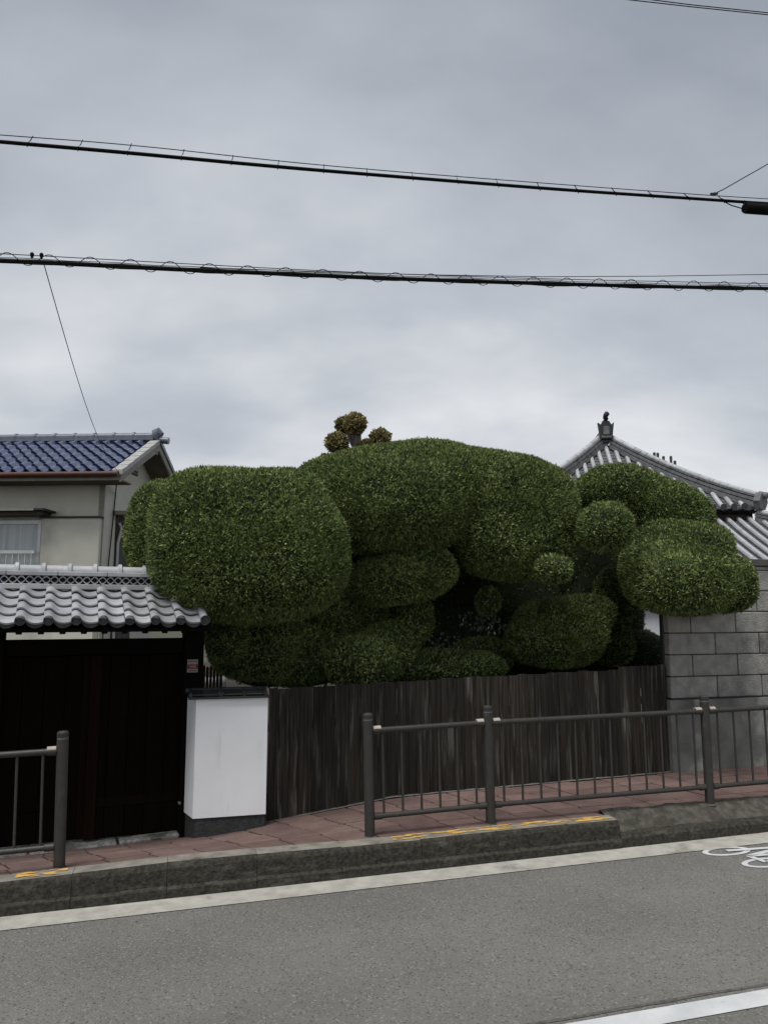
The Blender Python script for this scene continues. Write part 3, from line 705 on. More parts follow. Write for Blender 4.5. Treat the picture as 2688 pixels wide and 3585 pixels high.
HB('frame', 'aluminium', (xw0 + xa) / 2 - .03, (xw0 + xa) / 2 + .03, wb - .055, wb - .037, wz0, hp(60, 1837, wb)[1], p=win)
gr = HB('guard_rail', 'aluminium', xw0, xa - .06, wb - .22, wb - .18, hp(60, 1938, wb - .2)[1], hp(60, 1927, wb - .2)[1])
q = xa - .12
while q > xw0:
    HB('guard_bar', 'aluminium', q - .009, q + .009, wb - .21, wb - .19, wz0, hp(60, 1938, wb - .2)[1] - .001, p=gr); q -= .125
cz = hp(60, 1787, wb - .45)[1]; cxr = hp(172, 1778, wb - .3)[0]
cn = HB('window_canopy', 'brown_metal', xw0 - .3, cxr, wb - .50, wb - .002, cz, cz + .035)
HB('canopy_fascia', 'house_trim', xw0 - .3, cxr - .2, wb - .515, wb - .502, cz - .01, cz + .04, p=cn)
HB('canopy_bracket', 'brown_metal', xw0 - .3, cxr - .1, wb - .40, wb - .01, cz - .07, cz - .002, p=cn)
# side window, canopy and downpipe on the gable wall
sw = HB('side_window', 'brown_metal', a_c + .001, a_c + .03, wb + .55, wb + 1.5, .8, hp(440, 1800, wb + .5)[1])
HB('pane', 'rock_dark', a_c + .031, a_c + .035, wb + .60, wb + 1.45, .85, hp(440, 1800, wb + .5)[1] - .06, p=sw)
HB('side_canopy', 'house_trim', a_c + .002, a_c + .30, wb + .40, wb + 1.7, hp(440, 1803, wb + .5)[1], hp(440, 1795, wb + .5)[1] + .03)
mb = MB(H3); pts = [H3(a_c + .05, wb + .62, hp(440, 1830, wb + .6)[1]), H3(a_c + .09, wb + .66, hp(440, 1850, wb + .6)[1]), H3(a_c + .05, wb + .60, hp(440, 1900, wb + .6)[1]), H3(a_c + .05, wb + .58, .3)]
mb.tube(pts, .03, 10); mb.build('downpipe', 'far_plaster', house)
vg = HB('gable_vent', 'rock_dark', a_c + .001, a_c + .02, hs - .18, hs + .18, zap - .75, zap - .35)
for i in range(5): HB('louvre', 'stucco_dark', a_c + .021, a_c + .04, hs - .17, hs + .17, zap - .73 + i * .075, zap - .70 + i * .075, p=vg)
# roof
hroof = None
mb = MB(H3); prof = [(-.02, HZ - .05), (hs, zap - .05), (2 * hs + .02, HZ - .05), (2 * hs + .02, HZ - .12), (hs, zap - .12), (-.02, HZ - .12)]
nn = len(prof)
mb.add([H3(-.02, b, c) for b, c in prof] + [H3(LEFT - .4, b, c) for b, c in prof], [tuple(range(nn)), tuple(range(2 * nn - 1, nn - 1, -1))] + [(i, (i + 1) % nn, nn + (i + 1) % nn, nn + i) for i in range(nn)])
hroof = mb.build('roof', 'soffit', house)
hsl = math.atan(hr); HSL = hs / math.cos(hsl); rows = 7; hex_ = HSL / rows; hw = .245
htm = tile_mesh('blue_roof_tile', hw, hex_ * 1.14, .016, 'blue_tile', nx=12, tilt=.045, amp=1.25)
hey = HF * math.cos(hsl) + EZ * math.sin(hsl); hez = HE.cross(hey); HROT = Matrix((HE, hey, hez)).transposed()
ncol = int((-LEFT + .3) / hw)
for c in range(ncol):
    for r_i in range(rows):
        link('roof_tile', htm, hroof, H3(-.16 - (c + 1) * hw, -.05, HZ - .035) + hey * (r_i * hex_ + random.uniform(-.006, .006)), HROT @ Matrix.Rotation(random.uniform(-.02, .02), 3, 'Z'))
hey2 = -HF * math.cos(hsl) + EZ * math.sin(hsl); hez2 = (-HE).cross(hey2); HROT2 = Matrix((-HE, hey2, hez2)).transposed()
MB(H3).add([H3(-.1, hs, zap), H3(LEFT - .3, hs, zap), H3(LEFT - .3, 2 * hs + .05, HZ - .02), H3(-.1, 2 * hs + .05, HZ - .02)], [(0, 1, 2, 3)]).build('back_slope', 'blue_tile', hroof)
for sgn in (0, 1):                                                # verge tiles and barge boards
    for r_i in range(rows):
        b0 = r_i * hs / rows; b1 = (r_i + 1) * hs / rows + .02
        f = (lambda b: b) if sgn == 0 else (lambda b: 2 * hs - b)
        z0_ = HZ + b0 * hr; z1_ = HZ + b1 * hr
        vs = [H3(a, f(b), z_) for a in (-.17, .03) for b, z_ in ((b0 - .03, z0_ + .035), (b1 - .03, z1_ + .02), (b1 - .03, z1_ - .07), (b0 - .03, z0_ - .06))]
        MB(H3).add(vs, [(0, 1, 2, 3), (7, 6, 5, 4), (0, 4, 5, 1), (1, 5, 6, 2), (2, 6, 7, 3), (3, 7, 4, 0)]).build('verge_tile', 'verge_tile' if sgn == 0 else 'blue_ridge', hroof)
    f = (lambda b: b) if sgn == 0 else (lambda b: 2 * hs - b)
    vs = [H3(a, f(b), z_) for a in (-.04, .0) for b, z_ in ((0, HZ - .06), (hs, zap - .06), (hs, zap - .22), (0, HZ - .20))]
    MB(H3).add(vs, [(0, 1, 2, 3), (7, 6, 5, 4), (0, 4, 5, 1), (1, 5, 6, 2), (2, 6, 7, 3), (3, 7, 4, 0)]).build('barge_board', 'house_trim', hroof)
for b in (.9, hs, 2 * hs - .9):
    HB('purlin_end', 'house_trim', -.40, -.045, b - .06, b + .06, HZ + min(b, 2 * hs - b) * hr - .30, HZ + min(b, 2 * hs - b) * hr - .16, p=hroof)
k = -.12
while k > LEFT - .3:
    HB('ridge_slab', 'blue_ridge', k - .435, k, hs - .10, hs + .10, zap + .01, zap + .085, p=hroof)
    mb = MB(H3); mb.tube([H3(k - .435, hs, zap + .10), H3(k - .005, hs, zap + .10)], .085, 12); o = mb.build('ridge_cap', 'blue_ridge', hroof)
    mb = MB(H3); mb.tube([H3(k - .035, hs, zap + .105), H3(k + .015, hs, zap + .105)], .098, 12); mb.build('cap_collar', 'blue_ridge', o)
    k -= .44
mb = MB(H3); mb.tube([H3(-.12, hs, zap + .12), H3(-.02, hs, zap + .16), H3(.03, hs, zap + .12)], [.13, .14, .08], 12); mb.build('ridge_end', 'blue_ridge', hroof)
mb = MB(H3); mb.tube([H3(-.05, hs, zap + .02), H3(.30 - .1, hs, zap + .0)], .075, 12); mb.build('gable_roll', 'blue_ridge', hroof)
mb = MB(H3); mb.tube([H3(LEFT - .3, -.09, HZ - .07), H3(-.02, -.09, HZ - .06)], .055, 12); mb.build('gutter', 'red_gutter', hroof)
HB('fascia', 'house_trim', LEFT - .3, -.03, -.022, .02, HZ - .17, HZ - .06, p=hroof)
HB('soffit_panel', 'soffit', LEFT - .3, -.04, .025, wb + .02, HZ - .16, HZ - .13, p=hroof)

# tiled garden wall glimpsed between gate post and tree
gw = thing('garden_wall', WY(760, 2500, 9.2) * Vector((1, 1, 0)) if False else Vector((WY(760, 2400, 9.2).x, 9.2, .1)), 'short garden wall with pale roll tiles between gate post and tree', 'wall')
GX0, GX1 = WY(700, 2385, 9.2).x, WY(792, 2385, 9.2).x; gz = WY(750, 2398, 9.2).z
MB(lambda a, b, c: Vector((a, b, c))).box(GX0 - .6, GX1 - .03, 9.2, 9.35, .0, gz - .06).build('wall_body', 'far_plaster', gw)
nn = 7
for i in range(nn):
    a = GX1 - (i + 1) * .075; MB(None).tube([Vector((a, 9.17 , gz - .01 + (nn - i) * .006)), Vector((a + .068, 9.19, gz - .002 + (nn - i) * .006))], [.062, .068], 12).build('ridge_roll', 'silver_tile_pale', gw)
vs = [Vector((GX0 - .5, 9.05, gz - .10)), Vector((GX1 + .03, 9.05, gz - .085)), Vector((GX1, 9.2, gz - .03)), Vector((GX0 - .5, 9.2, gz - .05)), Vector((GX0 - .5, 9.05, gz - .13)), Vector((GX1 + .03, 9.05, gz - .115)), Vector((GX1, 9.2, gz - .06)), Vector((GX0 - .5, 9.2, gz - .08))]
MB(None).add(vs, [(0, 1, 2, 3), (7, 6, 5, 4), (0, 4, 5, 1), (1, 5, 6, 2), (2, 6, 7, 3), (3, 7, 4, 0)]).build('eave_slab', 'silver_tile_pale', gw)
pk = thing('picket_screen', Vector((WY(735, 2400, 8.6).x, 8.6, .1)), 'brown picket screen beside the gate post behind the white wall', 'fence')
for i in range(6):
    x = WY(712 + i * 12, 2400, 8.6).x; zt = WY(712, 2328 + (i % 2) * 4 + i, 8.6).z
    mb = MB(lambda a, b, c: Vector((a, b, c))); mb.add([Vector((x + dx, 8.6 + dy, c)) for dy in (0, .02) for dx, c in ((-.014, .1), (.014, .1), (.014, zt - .02), (0, zt), (-.014, zt - .02))], [(0, 1, 2, 3, 4), (9, 8, 7, 6, 5), (0, 5, 6, 1), (1, 6, 7, 2), (2, 7, 8, 3), (3, 8, 9, 4), (4, 9, 5, 0)]); mb.build('picket', 'gate_wood_red', pk)
MB(lambda a, b, c: Vector((a, b, c))).box(WY(705, 2400, 8.6).x, WY(790, 2400, 8.6).x, 8.622, 8.65, .6, .66).build('rail', 'gate_wood', pk)

ob = thing('outbuilding', Vector((WY(2290, 2200, 11.5).x, 11.5, .2)), 'pale outbuilding wall glimpsed through the gap beside the steel post', 'building')
xa_, xb_ = WY(2235, 2200, 11.5).x, WY(2345, 2200, 11.5).x; zt2 = WY(2290, 2110, 11.5).z
MB(lambda a, b, c: Vector((a, b, c))).box(xa_, xb_, 11.5, 12.6, .0, zt2, .01).build('wall', 'white_plaster', ob)
MB(lambda a, b, c: Vector((a, b, c))).box(xa_ - .1, xb_ + .1, 11.35, 12.7, zt2 + .002, zt2 + .07, .01).build('roof', 'dark_tile', ob)
# ================================================================== TEMPLE HALL
PH = R(-6); YA = 21.0
A = WY(2115, 1548, YA)
TF = Vector((math.sin(PH), -math.cos(PH), 0)); TS = Vector((math.cos(PH), math.sin(PH), 0))     # fall line, sideways to the right
def T3(a, d, c): return Vector((A.x, A.y, 0)) + TS * a + TF * d + EZ * c
temple = thing('temple_hall', T3(0, 0, .2), 'grey tiled hall roof with curved hips and ridge-end ornament behind the block wall', 'hall')
D1 = 2.95; Z1 = WY(2612, 1786, 18.2).z
def z_up(d):                                       # concave roof curve
    k = d / D1; return A.z + (Z1 - A.z) * (1.28 * k - .28 * k * k)
D2, D3 = 2.55, 5.75; Z2 = Z1 - .16; Z3 = WY(2600, 1972, 15.3).z
def z_lo(d):
    k = (d - D2) / (D3 - D2); return Z2 + (Z3 - Z2) * (1.10 * k - .10 * k * k)
def lift(a, d): 
    k = abs(a) / max(d, .2); return .16 * max(k - .55, 0) ** 2 * d / D1
def face(zf, d0, d1, rot, nm, m, par):
    mb = MB(None); nd = 26; na = 14; c_, s_ = math.cos(rot), math.sin(rot); vs, fs = [], []
    for i in range(nd + 1):
        d = d0 + (d1 - d0) * i / nd
        for st2 in (0, 1):
            dz = .03 if st2 == 0 else 0.0
            for j in range(na + 1):
                a = d * (2 * j / na - 1); A2 = a * c_ - d * s_; D_ = a * s_ + d * c_
                vs.append(T3(a * c_ + d * s_, -a * s_ + d * c_, zf(d) + lift(a, d) - .03 + (dz if i else 0)))
    rowsn = (nd + 1) * 2
    for r0 in range(rowsn - 1):
        for j in range(na): p = r0 * (na + 1) + j; fs.append((p, p + 1, p + na + 2, p + na + 1))
    return mb.add(vs, fs).build(nm, m, par)
troof = face(z_up, .05, D1, 0, 'roof', 'temple_pan', temple)
for rt in (R(90), R(-90), R(180)):
    face(z_up, .05, D1, rt, 'roof_side', 'temple_tile', troof)
lroof = face(z_lo, D2, D3, 0, 'lower_roof', 'temple_pan', temple)
for rt in (R(90), R(-90)): face(z_lo, D2, D3, rt, 'roof_side', 'temple_tile', lroof)
MB(T3).box(-4.6, 4.6, -4.6, 4.6, -.3, Z3 + .1).build('wall', 'hall_timber', temple)
MB(T3).box(-2.82, 2.82, -2.82, 2.82, Z3, Z1 - .1).build('upper_wall', 'hall_timber', temple)
pt = .235
for i in range(-13, 14):
    a = i * pt
    if abs(a) > D1 - .15: continue
    pts = [T3(a, d, z_up(d) + lift(a, d) + .02) for d in np.linspace(max(abs(a), .12), D1 + .05, 9)]
    MB(None).tube(pts, .054, 8).build('tile_roll', 'temple_tile', troof)
    c = T3(a, D1 + .06, z_up(D1) + lift(a, D1) + .02); MB(None).tube([c, c + TF * .03], .072, 12).build('roll_end', 'tile_disc', troof)
for i in range(-16, 25):
    a = i * pt + .14
    if abs(a) > D3 - .2: continue
    pts = [T3(a, d, z_lo(d) + lift(a, d) + .02) for d in np.linspace(max(abs(a), D2), D3 + .04, 8)]
    MB(None).tube(pts, .054, 8).build('tile_roll', 'temple_tile', lroof)
MB(T3).box(-D1, D1, D1 - .12, D1 + .01, Z1 - .13, Z1 - .06).build('eave_board', 'gate_beam', troof)
MB(T3).box(-D3, D3, D3 - .12, D3 + .01, Z3 - .13, Z3 - .06).build('eave_board', 'gate_beam', lroof)
def hip(zf, d0, d1, sgn, par, wd=.12, h1=.17):
    ds = np.linspace(d0, d1, 12)
    base = [T3(sgn * d, d, zf(d) + lift(d, d)) for d in ds]
    side = (TS * 1 - TF * sgn).normalized()
    up = [.0, h1, h1 + .03]
    # stacked slabs, near-black strips painting the shadow gaps, then a round cap
    for (w_, z0, z1, m_) in ((wd + .03, -.06, h1 * .45, 'temple_ridge'), (wd - .02, h1 * .45, h1 * .58, 'gate_beam'), (wd + .02, h1 * .58, h1 * 1.05, 'temple_ridge'), (wd - .03, h1 * 1.05, h1 * 1.2, 'gate_beam'), (wd, h1 * 1.2, h1 * 1.5, 'temple_ridge')):
        vs, fs = [], []
        for p in base: vs += [p - side * w_ + EZ * z0, p + side * w_ + EZ * z0, p + side * w_ + EZ * z1, p - side * w_ + EZ * z1]
        for i in range(len(base) - 1):
            for j in range(4): fs.append((i * 4 + j, i * 4 + (j + 1) % 4, i * 4 + 4 + (j + 1) % 4, i * 4 + 4 + j))
        fs += [(3, 2, 1, 0), tuple(len(vs) - 4 + j for j in range(4))]
        MB(None).add(vs, fs).build('hip_slab', m_, par)
    for i in range(len(base) - 1):
        p, q = base[i] + EZ * h1 * 1.55, base[i + 1] + EZ * h1 * 1.55
        MB(None).tube([p, p.lerp(q, .97)], .070, 10).build('hip_cap', 'temple_tile', par)
    p = base[-1]; d = (base[-1] - base[-2]).normalized()
    MB(None).tube([p + EZ * .1 - d * .05, p + EZ * .14 + d * .10], [.24, .22], 6).build('hip_end', 'temple_ridge', par)
    MB(None).tube([p + EZ * h1 * 1.6, p + EZ * h1 * 1.8 + d * .22], [.09, .075], 10).build('hip_tip', 'temple_ridge', par)
hip(z_up, .18, D1 + .0, 1, troof); hip(z_up, .18, D1, -1, troof)
hip(z_lo, D2 + .35, D3, 1, lroof, .12, .12); hip(z_lo, D2 + .35, D3, -1, lroof, .12, .12)
# ridge running back from the apex, and the ornament on its end
MB(T3).box(-.14, .14, -2.2, .22, A.z - .05, A.z + .30, .02).build('ridge', 'temple_ridge', troof)
orn = MB(None)
orn_o = thing('ridge_ornament', T3(0, .25, A.z + .1), None, None) if False else None
zo = A.z + .02; OK = .74
vs = [T3(a * OK, d, zo + c) for d in (.22, .36) for a, c in ((-.22, 0), (.22, 0), (.25, .22), (.29, .46), (.19, .40), (.12, .50), (-.12, .50), (-.19, .40), (-.29, .46), (-.25, .22))]
nn = 10
o = MB(None).add(vs, [tuple(range(nn)), tuple(range(2 * nn - 1, nn - 1, -1))] + [(i, nn + i, nn + (i + 1) % nn, (i + 1) % nn) for i in range(nn)]).build('ridge_ornament', 'tile_disc', troof)
MB(T3).box(-.09, .09, .361, .40, zo + .10, zo + .36, .03).build('ornament_face', 'temple_ridge', o)
MB(T3).box(-.13, .13, .361, .385, zo + .02, zo + .08, .01).build('ornament_base', 'temple_ridge', o)
MB(None).tube([T3(0, .28, zo + .48), T3(.02, .24, zo + .58), T3(.0, .30, zo + .65), T3(.03, .40, zo + .70), T3(.05, .43, zo + .72)], [.10, .075, .065, .075, .03], 10).build('ornament_knob', 'tile_disc', o)
# ornaments of a farther roof ridge rising behind the hip
fr_ = thing('far_rooftop', Vector((WY(2350, 1620, 30).x, 30, .2)), 'distant rooftop with small finials behind the temple hip', 'roof')
x0, x1 = WY(2280, 1600, 30).x, WY(2415, 1640, 30).x; z0_, z1_ = WY(2280, 1592, 30).z, WY(2415, 1652, 30).z
MB(None).tube([Vector((x0, 30, z0_ - .1)), Vector((x1, 30, z1_))], .05, 8).build('ridge_line', 'rock_dark', fr_)
MB(lambda a, b, c: Vector((a, b, c))).box(x0 - 1, x1 - .1, 30.1, 33, .0, z1_ - .15).build('roof_body', 'far_plaster', fr_)
for x, y, hh in ((2290, 1590, 12), (2302, 1592, 13), (2322, 1602, 10), (2348, 1604, 14), (2362, 1618, 10)):
    p = WY(x, y, 30); MB(None).tube([p - EZ * .2, p + EZ * hh * .004, p + EZ * hh * .007], [.05, .06, .02], 8).build('finial', 'rock_dark', fr_)

# ================================================================== FOLIAGE
def wnoise(P, f, seed):
    r = np.random.default_rng(seed); v = np.zeros(len(P))
    for k in range(7):
        d = r.normal(size=3); d /= np.linalg.norm(d); v += np.sin(P @ d * f * r.uniform(.7, 1.6) + r.uniform(0, 6.28))
    return v / 7
def hull(c, rad, pw_, seed, sub=5, amp=.05, frame=(ES, ET, EZ)):
    bm = bmesh.new(); bmesh.ops.create_icosphere(bm, subdivisions=sub, radius=1)
    V = np.array([v.co[:] for v in bm.verts]); Fc = np.array([[v.index for v in f.verts] for f in bm.faces]); bm.free()
    r = (np.abs(V) ** pw_).sum(1) ** (-1.0 / pw_)
    Q = V * r[:, None] * np.array(rad)
    Q *= (1 + amp * wnoise(Q, 5.0, seed) + amp * .5 * wnoise(Q, 11.0, seed + 1))[:, None]
    Bm = np.array([f[:] for f in frame])
    return Q @ Bm + np.array(c[:]), Fc
def sprigs(P, Fc, dens, ln, wd, blades, tone, others, seed, upb=.45, spread=.55, back=.4, shape='tri', nw=1.0):
    r = np.random.default_rng(seed)
    a, b, c = P[Fc[:, 0]], P[Fc[:, 1]], P[Fc[:, 2]]
    nr = np.cross(b - a, c - a); ar = np.linalg.norm(nr, axis=1); nr = nr / ar[:, None]; ar *= .5
    n = int(ar.sum() * dens); fi = r.choice(len(Fc), n, p=ar / ar.sum())
    u, v = r.random(n), r.random(n); f = u + v > 1; u[f] = 1 - u[f]; v[f] = 1 - v[f]
    X = a[fi] + (b - a)[fi] * u[:, None] + (c - a)[fi] * v[:, None]; NN = nr[fi]
    keep = np.ones(n, bool)
    for (oc, orad, op) in others:
        q = (X - oc) @ FR.T / orad; keep &= (np.abs(q) ** op).sum(1) > .80
    tocam = np.array([0, 0, CZ]) - X; tocam /= np.linalg.norm(tocam, axis=1)[:, None]
    facing = (tocam * NN).sum(1); keep &= (facing > -.25) | (r.random(n) < back)
    X, NN = X[keep], NN[keep]; n = len(X)
    base_t = r.random(n) * .85 - .10 + .28 * (wnoise(X, 3.0, seed + 5) + .6) * .5 + .18 * wnoise(X, 14.0, seed + 6)
    D0 = NN * nw + np.array([0, 0, upb]) + r.normal(size=(n, 3)) * spread * .5; D0 /= np.linalg.norm(D0, axis=1)[:, None]
    vs, tn = [], []
    for k in range(blades):
        d = D0 + r.normal(size=(n, 3)) * spread; d /= np.linalg.norm(d, axis=1)[:, None]
        sd_ = np.cross(d, NN + r.normal(size=(n, 3)) * .45); sd_ /= np.linalg.norm(sd_, axis=1)[:, None]
        l = ln * r.uniform(.55, 1.25, n)[:, None]; w_ = wd * r.uniform(.6, 1.3, n)[:, None]
        o_ = X - NN * ln * .25 + r.normal(size=(n, 3)) * ln * .25
        if shape == 'tri': vs.append(np.stack([o_ - sd_ * w_ * .5, o_ + sd_ * w_ * .5, o_ + d * l], 1))
        else: vs.append(np.stack([o_, o_ + d * l * .5 + sd_ * w_ * .5, o_ + d * l, o_ + d * l * .5 - sd_ * w_ * .5], 1))
        tn.append(base_t + r.normal(size=n) * .10)
    vs = np.concatenate(vs); tn = np.clip(np.concatenate(tn) + tone, 0, 1)
    return vs, tn
def leaf_object(name, P, Fc, vs, tn, m_leaf, m_in, parent, shrink=.985):
    k = vs.shape[1]; nl = len(vs)
    c = P.mean(0); cen = Vector(c); Pin = (P - c) * shrink
    V = np.concatenate([Pin, vs.reshape(-1, 3) - c]).astype(np.float32); nP = len(P)
    me = bpy.data.meshes.new(name)
    me.vertices.add(len(V)); me.vertices.foreach_set('co', V.ravel())
    li = np.concatenate([Fc.ravel(), np.arange(nP, nP + nl * k)]).astype(np.int32); me.loops.add(len(li)); me.loops.foreach_set('vertex_index', li)
    nF = len(Fc); me.polygons.add(nF + nl)
    ls = np.concatenate([np.arange(nF) * 3, nF * 3 + np.arange(nl) * k]).astype(np.int32); me.polygons.foreach_set('loop_start', ls)
    me.polygons.foreach_set('material_index', np.concatenate([np.zeros(nF), np.ones(nl)]).astype(np.int32))
    me.materials.append(MATS[m_in]); me.materials.append(MATS[m_leaf])
    at = me.attributes.new('leaf_tone', 'FLOAT', 'POINT'); at.data.foreach_set('value', np.concatenate([np.zeros(nP), np.repeat(tn, k)]).astype(np.float32))
    me.update(calc_edges=True); me.validate()
    return link(name, me, parent, cen)
FR = np.array([ES[:], ET[:], EZ[:]])
# pads: centre and half size measured on the photograph (1659 px wide), plane t, depth, squareness
# each entry: blend group, then the pad
PADS = [
 ('a', 500, 1142, 170, 122, 7.05, .66, 2.7), ('a', 556, 1212, 182, 112, 7.02, .66, 2.6), ('a', 632, 1186, 112, 108, 7.05, .58, 2.4), ('a', 424, 1216, 96, 92, 7.08, .50, 2.3), ('a', 490, 1264, 92, 70, 7.08, .50, 2.3), ('a', 590, 1272, 112, 58, 7.10, .50, 2.2), ('a', 610, 1080, 88, 58, 7.12, .50, 2.3),
 ('a2', 366, 1134, 80, 94, 7.42, .46, 2.4), ('a2', 362, 1182, 78, 86, 7.40, .44, 2.3),
 ('b', 850, 1090, 150, 92, 7.62, .64, 2.6), ('b', 900, 1030, 122, 68, 7.98, .70, 2.3), ('b', 768, 1078, 96, 72, 7.70, .54, 2.4), ('b', 800, 1128, 92, 60, 7.56, .50, 2.4), ('b', 915, 1116, 74, 60, 7.55, .48, 2.4), ('b', 810, 1018, 104, 42, 8.0, .56, 2.2), ('b', 722, 1050, 84, 50, 7.95, .50, 2.2),
 ('b', 1062, 1068, 116, 80, 7.68, .72, 2.4), ('b', 1132, 1092, 94, 80, 7.60, .66, 2.4), ('b', 1068, 1146, 80, 88, 7.46, .54, 2.5), ('b', 1150, 1148, 76, 88, 7.42, .54, 2.5), ('b', 985, 1046, 110, 70, 7.80, .66, 2.4), ('b', 1105, 1202, 92, 44, 7.48, .46, 2.3),
 ('c', 1192, 1229, 37, 29, 6.92, .22, 2.4), ('d', 900, 1226, 82, 46, 7.64, .36, 2.5), ('d', 868, 1256, 90, 44, 7.67, .38, 2.3), ('d', 806, 1262, 56, 42, 7.82, .34, 2.2),
 ('e', 560, 1392, 106, 72, 8.06, .48, 2.4), ('e', 650, 1404, 86, 72, 8.08, .46, 2.4), ('e3', 770, 1430, 82, 54, 7.86, .38, 2.3), ('e3', 836, 1398, 64, 52, 7.96, .36, 2.2), ('e3', 892, 1336, 42, 54, 8.10, .32, 2.2), ('e2', 492, 1376, 44, 58, 7.69, .36, 2.3),
 ('f', 1210, 1352, 92, 60, 8.00, .44, 2.4), ('f', 1276, 1326, 46, 34, 8.14, .32, 2.3), ('f', 1168, 1392, 70, 44, 7.96, .40, 2.3), ('f', 1232, 1388, 58, 46, 7.96, .4, 2.3),
 ('g', 1324, 1066, 78, 54, 7.60, .56, 2.4), ('g', 1388, 1112, 112, 74, 7.58, .60, 2.4), ('g', 1462, 1134, 62, 60, 7.50, .46, 2.3), ('h', 1301, 1139, 52, 52, 6.72, .32, 2.3),
 ('i', 1458, 1262, 90, 58, 6.62, .42, 2.8), ('i', 1512, 1256, 60, 60, 6.60, .40, 2.6), ('i', 1402, 1228, 44, 56, 6.86, .34, 2.4), ('i', 1512, 1184, 58, 50, 6.64, .36, 2.3), ('k', 1568, 1262, 38, 60, 6.80, .38, 2.5),
 ('i', 1432, 1186, 74, 56, 7.10, .42, 2.3), ('i', 1398, 1196, 40, 46, 7.24, .34, 2.3), ('e4', 690, 1330, 90, 52, 8.05, .36, 2.3), ('e4', 770, 1320, 70, 50, 8.25, .32, 2.2), ('e5', 850, 1372, 60, 50, 8.30, .30, 2.2), ('m2', 1040, 1420, 66, 40, 8.35, .28, 2.2), ('f2', 1330, 1290, 46, 60, 8.25, .28, 2.2), ('f2', 1320, 1390, 50, 50, 8.3, .28, 2.2),
 ('l', 1052, 1300, 22, 28, 7.9, .2, 2.0), ('m', 960, 1442, 140, 36, 8.02, .40, 2.2),
]
DEEP = [('x', 1000, 1180, 110, 110, 8.87, .30, 2.6), ('x', 1250, 1190, 70, 120, 8.77, .28, 2.6), ('x', 900, 1330, 230, 130, 8.87, .30, 3.0), ('x', 1120, 1330, 210, 150, 8.97, .30, 3.0), ('x', 1300, 1290, 96, 150, 8.72, .28, 2.6), ('x', 640, 1370, 190, 110, 8.92, .35, 2.6), ('x', 1330, 1420, 120, 60, 8.62, .3, 3.0), ('x', 780, 1200, 160, 100, 8.92, .3, 2.6)]  # backing pads added to darken the hollow, leaf tone lowered for its shade
def pad_geom(p):
    grp, x, y, rx_, ry_, t_c, rt_, pw_ = p; sc = 2688 / 1659
    c = W3(x * sc, y * sc, t_c); k = c.y / FPX * sc
    return np.array(c[:]), np.array((rx_ * k * .99, rt_, ry_ * k)), pw_, grp
def pad_f(X, g):
    c, rad, p, _ = g; q = np.abs((X - c) @ FR.T) / rad
    return ((q ** p).sum(1) ** (1 / p) - 1) * rad.min()
def blend_f(X, gs, k=18.0):
    f = np.stack([pad_f(X, g) for g in gs]); m_ = f.min(0)
    return m_ - np.log(np.exp(-k * (f - m_)).sum(0)) / k
def grad(X, fn):
    e_ = 1e-3; f0 = fn(X); g_ = np.stack([(fn(X + e_ * np.eye(3)[i]) - f0) / e_ for i in range(3)], 1); return f0, g_
tree = thing('clipped_tree', S(2.4, 8.0, lerp(ZB, 2.4) - .03), 'huge dark green conifer clipped into rounded cloud pads above the plank fence', 'tree')
G = [pad_geom(p) for p in PADS + DEEP]
for i, g_i in enumerate(G):
    c, rad, pw_, grp = g_i
    deep = grp == 'x'; small = rad.max() < .2; mates = [g for g in G if g[3] == grp] if not deep else [g_i]
    P, Fc = hull(Vector(c), rad, pw_, 100 + i * 7, 4 if small else 5, 0.0)
    if len(mates) > 1:
        ins = np.min([pad_f(P, g) for g in mates if g is not g_i], axis=0)
        Fc = Fc[(ins[Fc] > -.06).all(1)]
        for _ in range(4):
            f0, gr_ = grad(P, lambda X: blend_f(X, mates)); P = P - gr_ * (f0 / np.maximum((gr_ ** 2).sum(1), .2))[:, None] * .8
    dirn = P - c; dirn /= np.linalg.norm(dirn, axis=1)[:, None]
    P = P + dirn * (.030 * wnoise(P, 5.5, 31) + .026 * wnoise(P, 12.0, 33) + .016 * wnoise(P, 27.0, 35))[:, None]
    oth = [(g[0], g[1] * .96, g[2]) for g in G if g is not g_i and g[3] != 'x' and g[3] != grp]
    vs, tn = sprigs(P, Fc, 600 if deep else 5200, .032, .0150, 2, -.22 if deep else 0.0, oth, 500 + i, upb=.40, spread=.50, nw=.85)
    leaf_object('foliage_pad', P, Fc, vs, tn, 'needle', 'shaded_twigs', tree)
def limb(pts, rs, nm, m, par): MB(None).tube(pts, rs, 10).build(nm, m, par)
g0 = lerp(ZB, 2.4) - .1
limb([S(2.3, 9.2, g0), S(2.36, 9.18, .8), S(2.2, 9.2, 1.5), S(2.35, 9.1, 2.2)], [.20, .17, .15, .12], 'trunk', 'bark', tree)
for c, rad, pw_, grp in G[:len(PADS)]:
    c = Vector(c); b0 = S(2.3, 9.25, min(max(c.z - .5, .6), 1.9)); e_ = c + ET * rad[1] * .5; mid = S(c.dot(ES), 9.3, c.z - .05)
    if grp in 'hik' or grp == 'c':                    # carried out through the pad above
        g_ = min((q for q in G[:len(PADS)] if q[3] in ('g', 'b')), key=lambda q: (Vector(q[0]) - c).length)
        limb([Vector(g_[0]), Vector(g_[0]).lerp(c, .6) + EZ * .06, c], [.04, .035, .025], 'branch', 'bark', tree); continue
    limb([b0, mid.lerp(b0, .4), mid, e_], [.06, .05, .04, .025], 'branch', 'bark', tree)

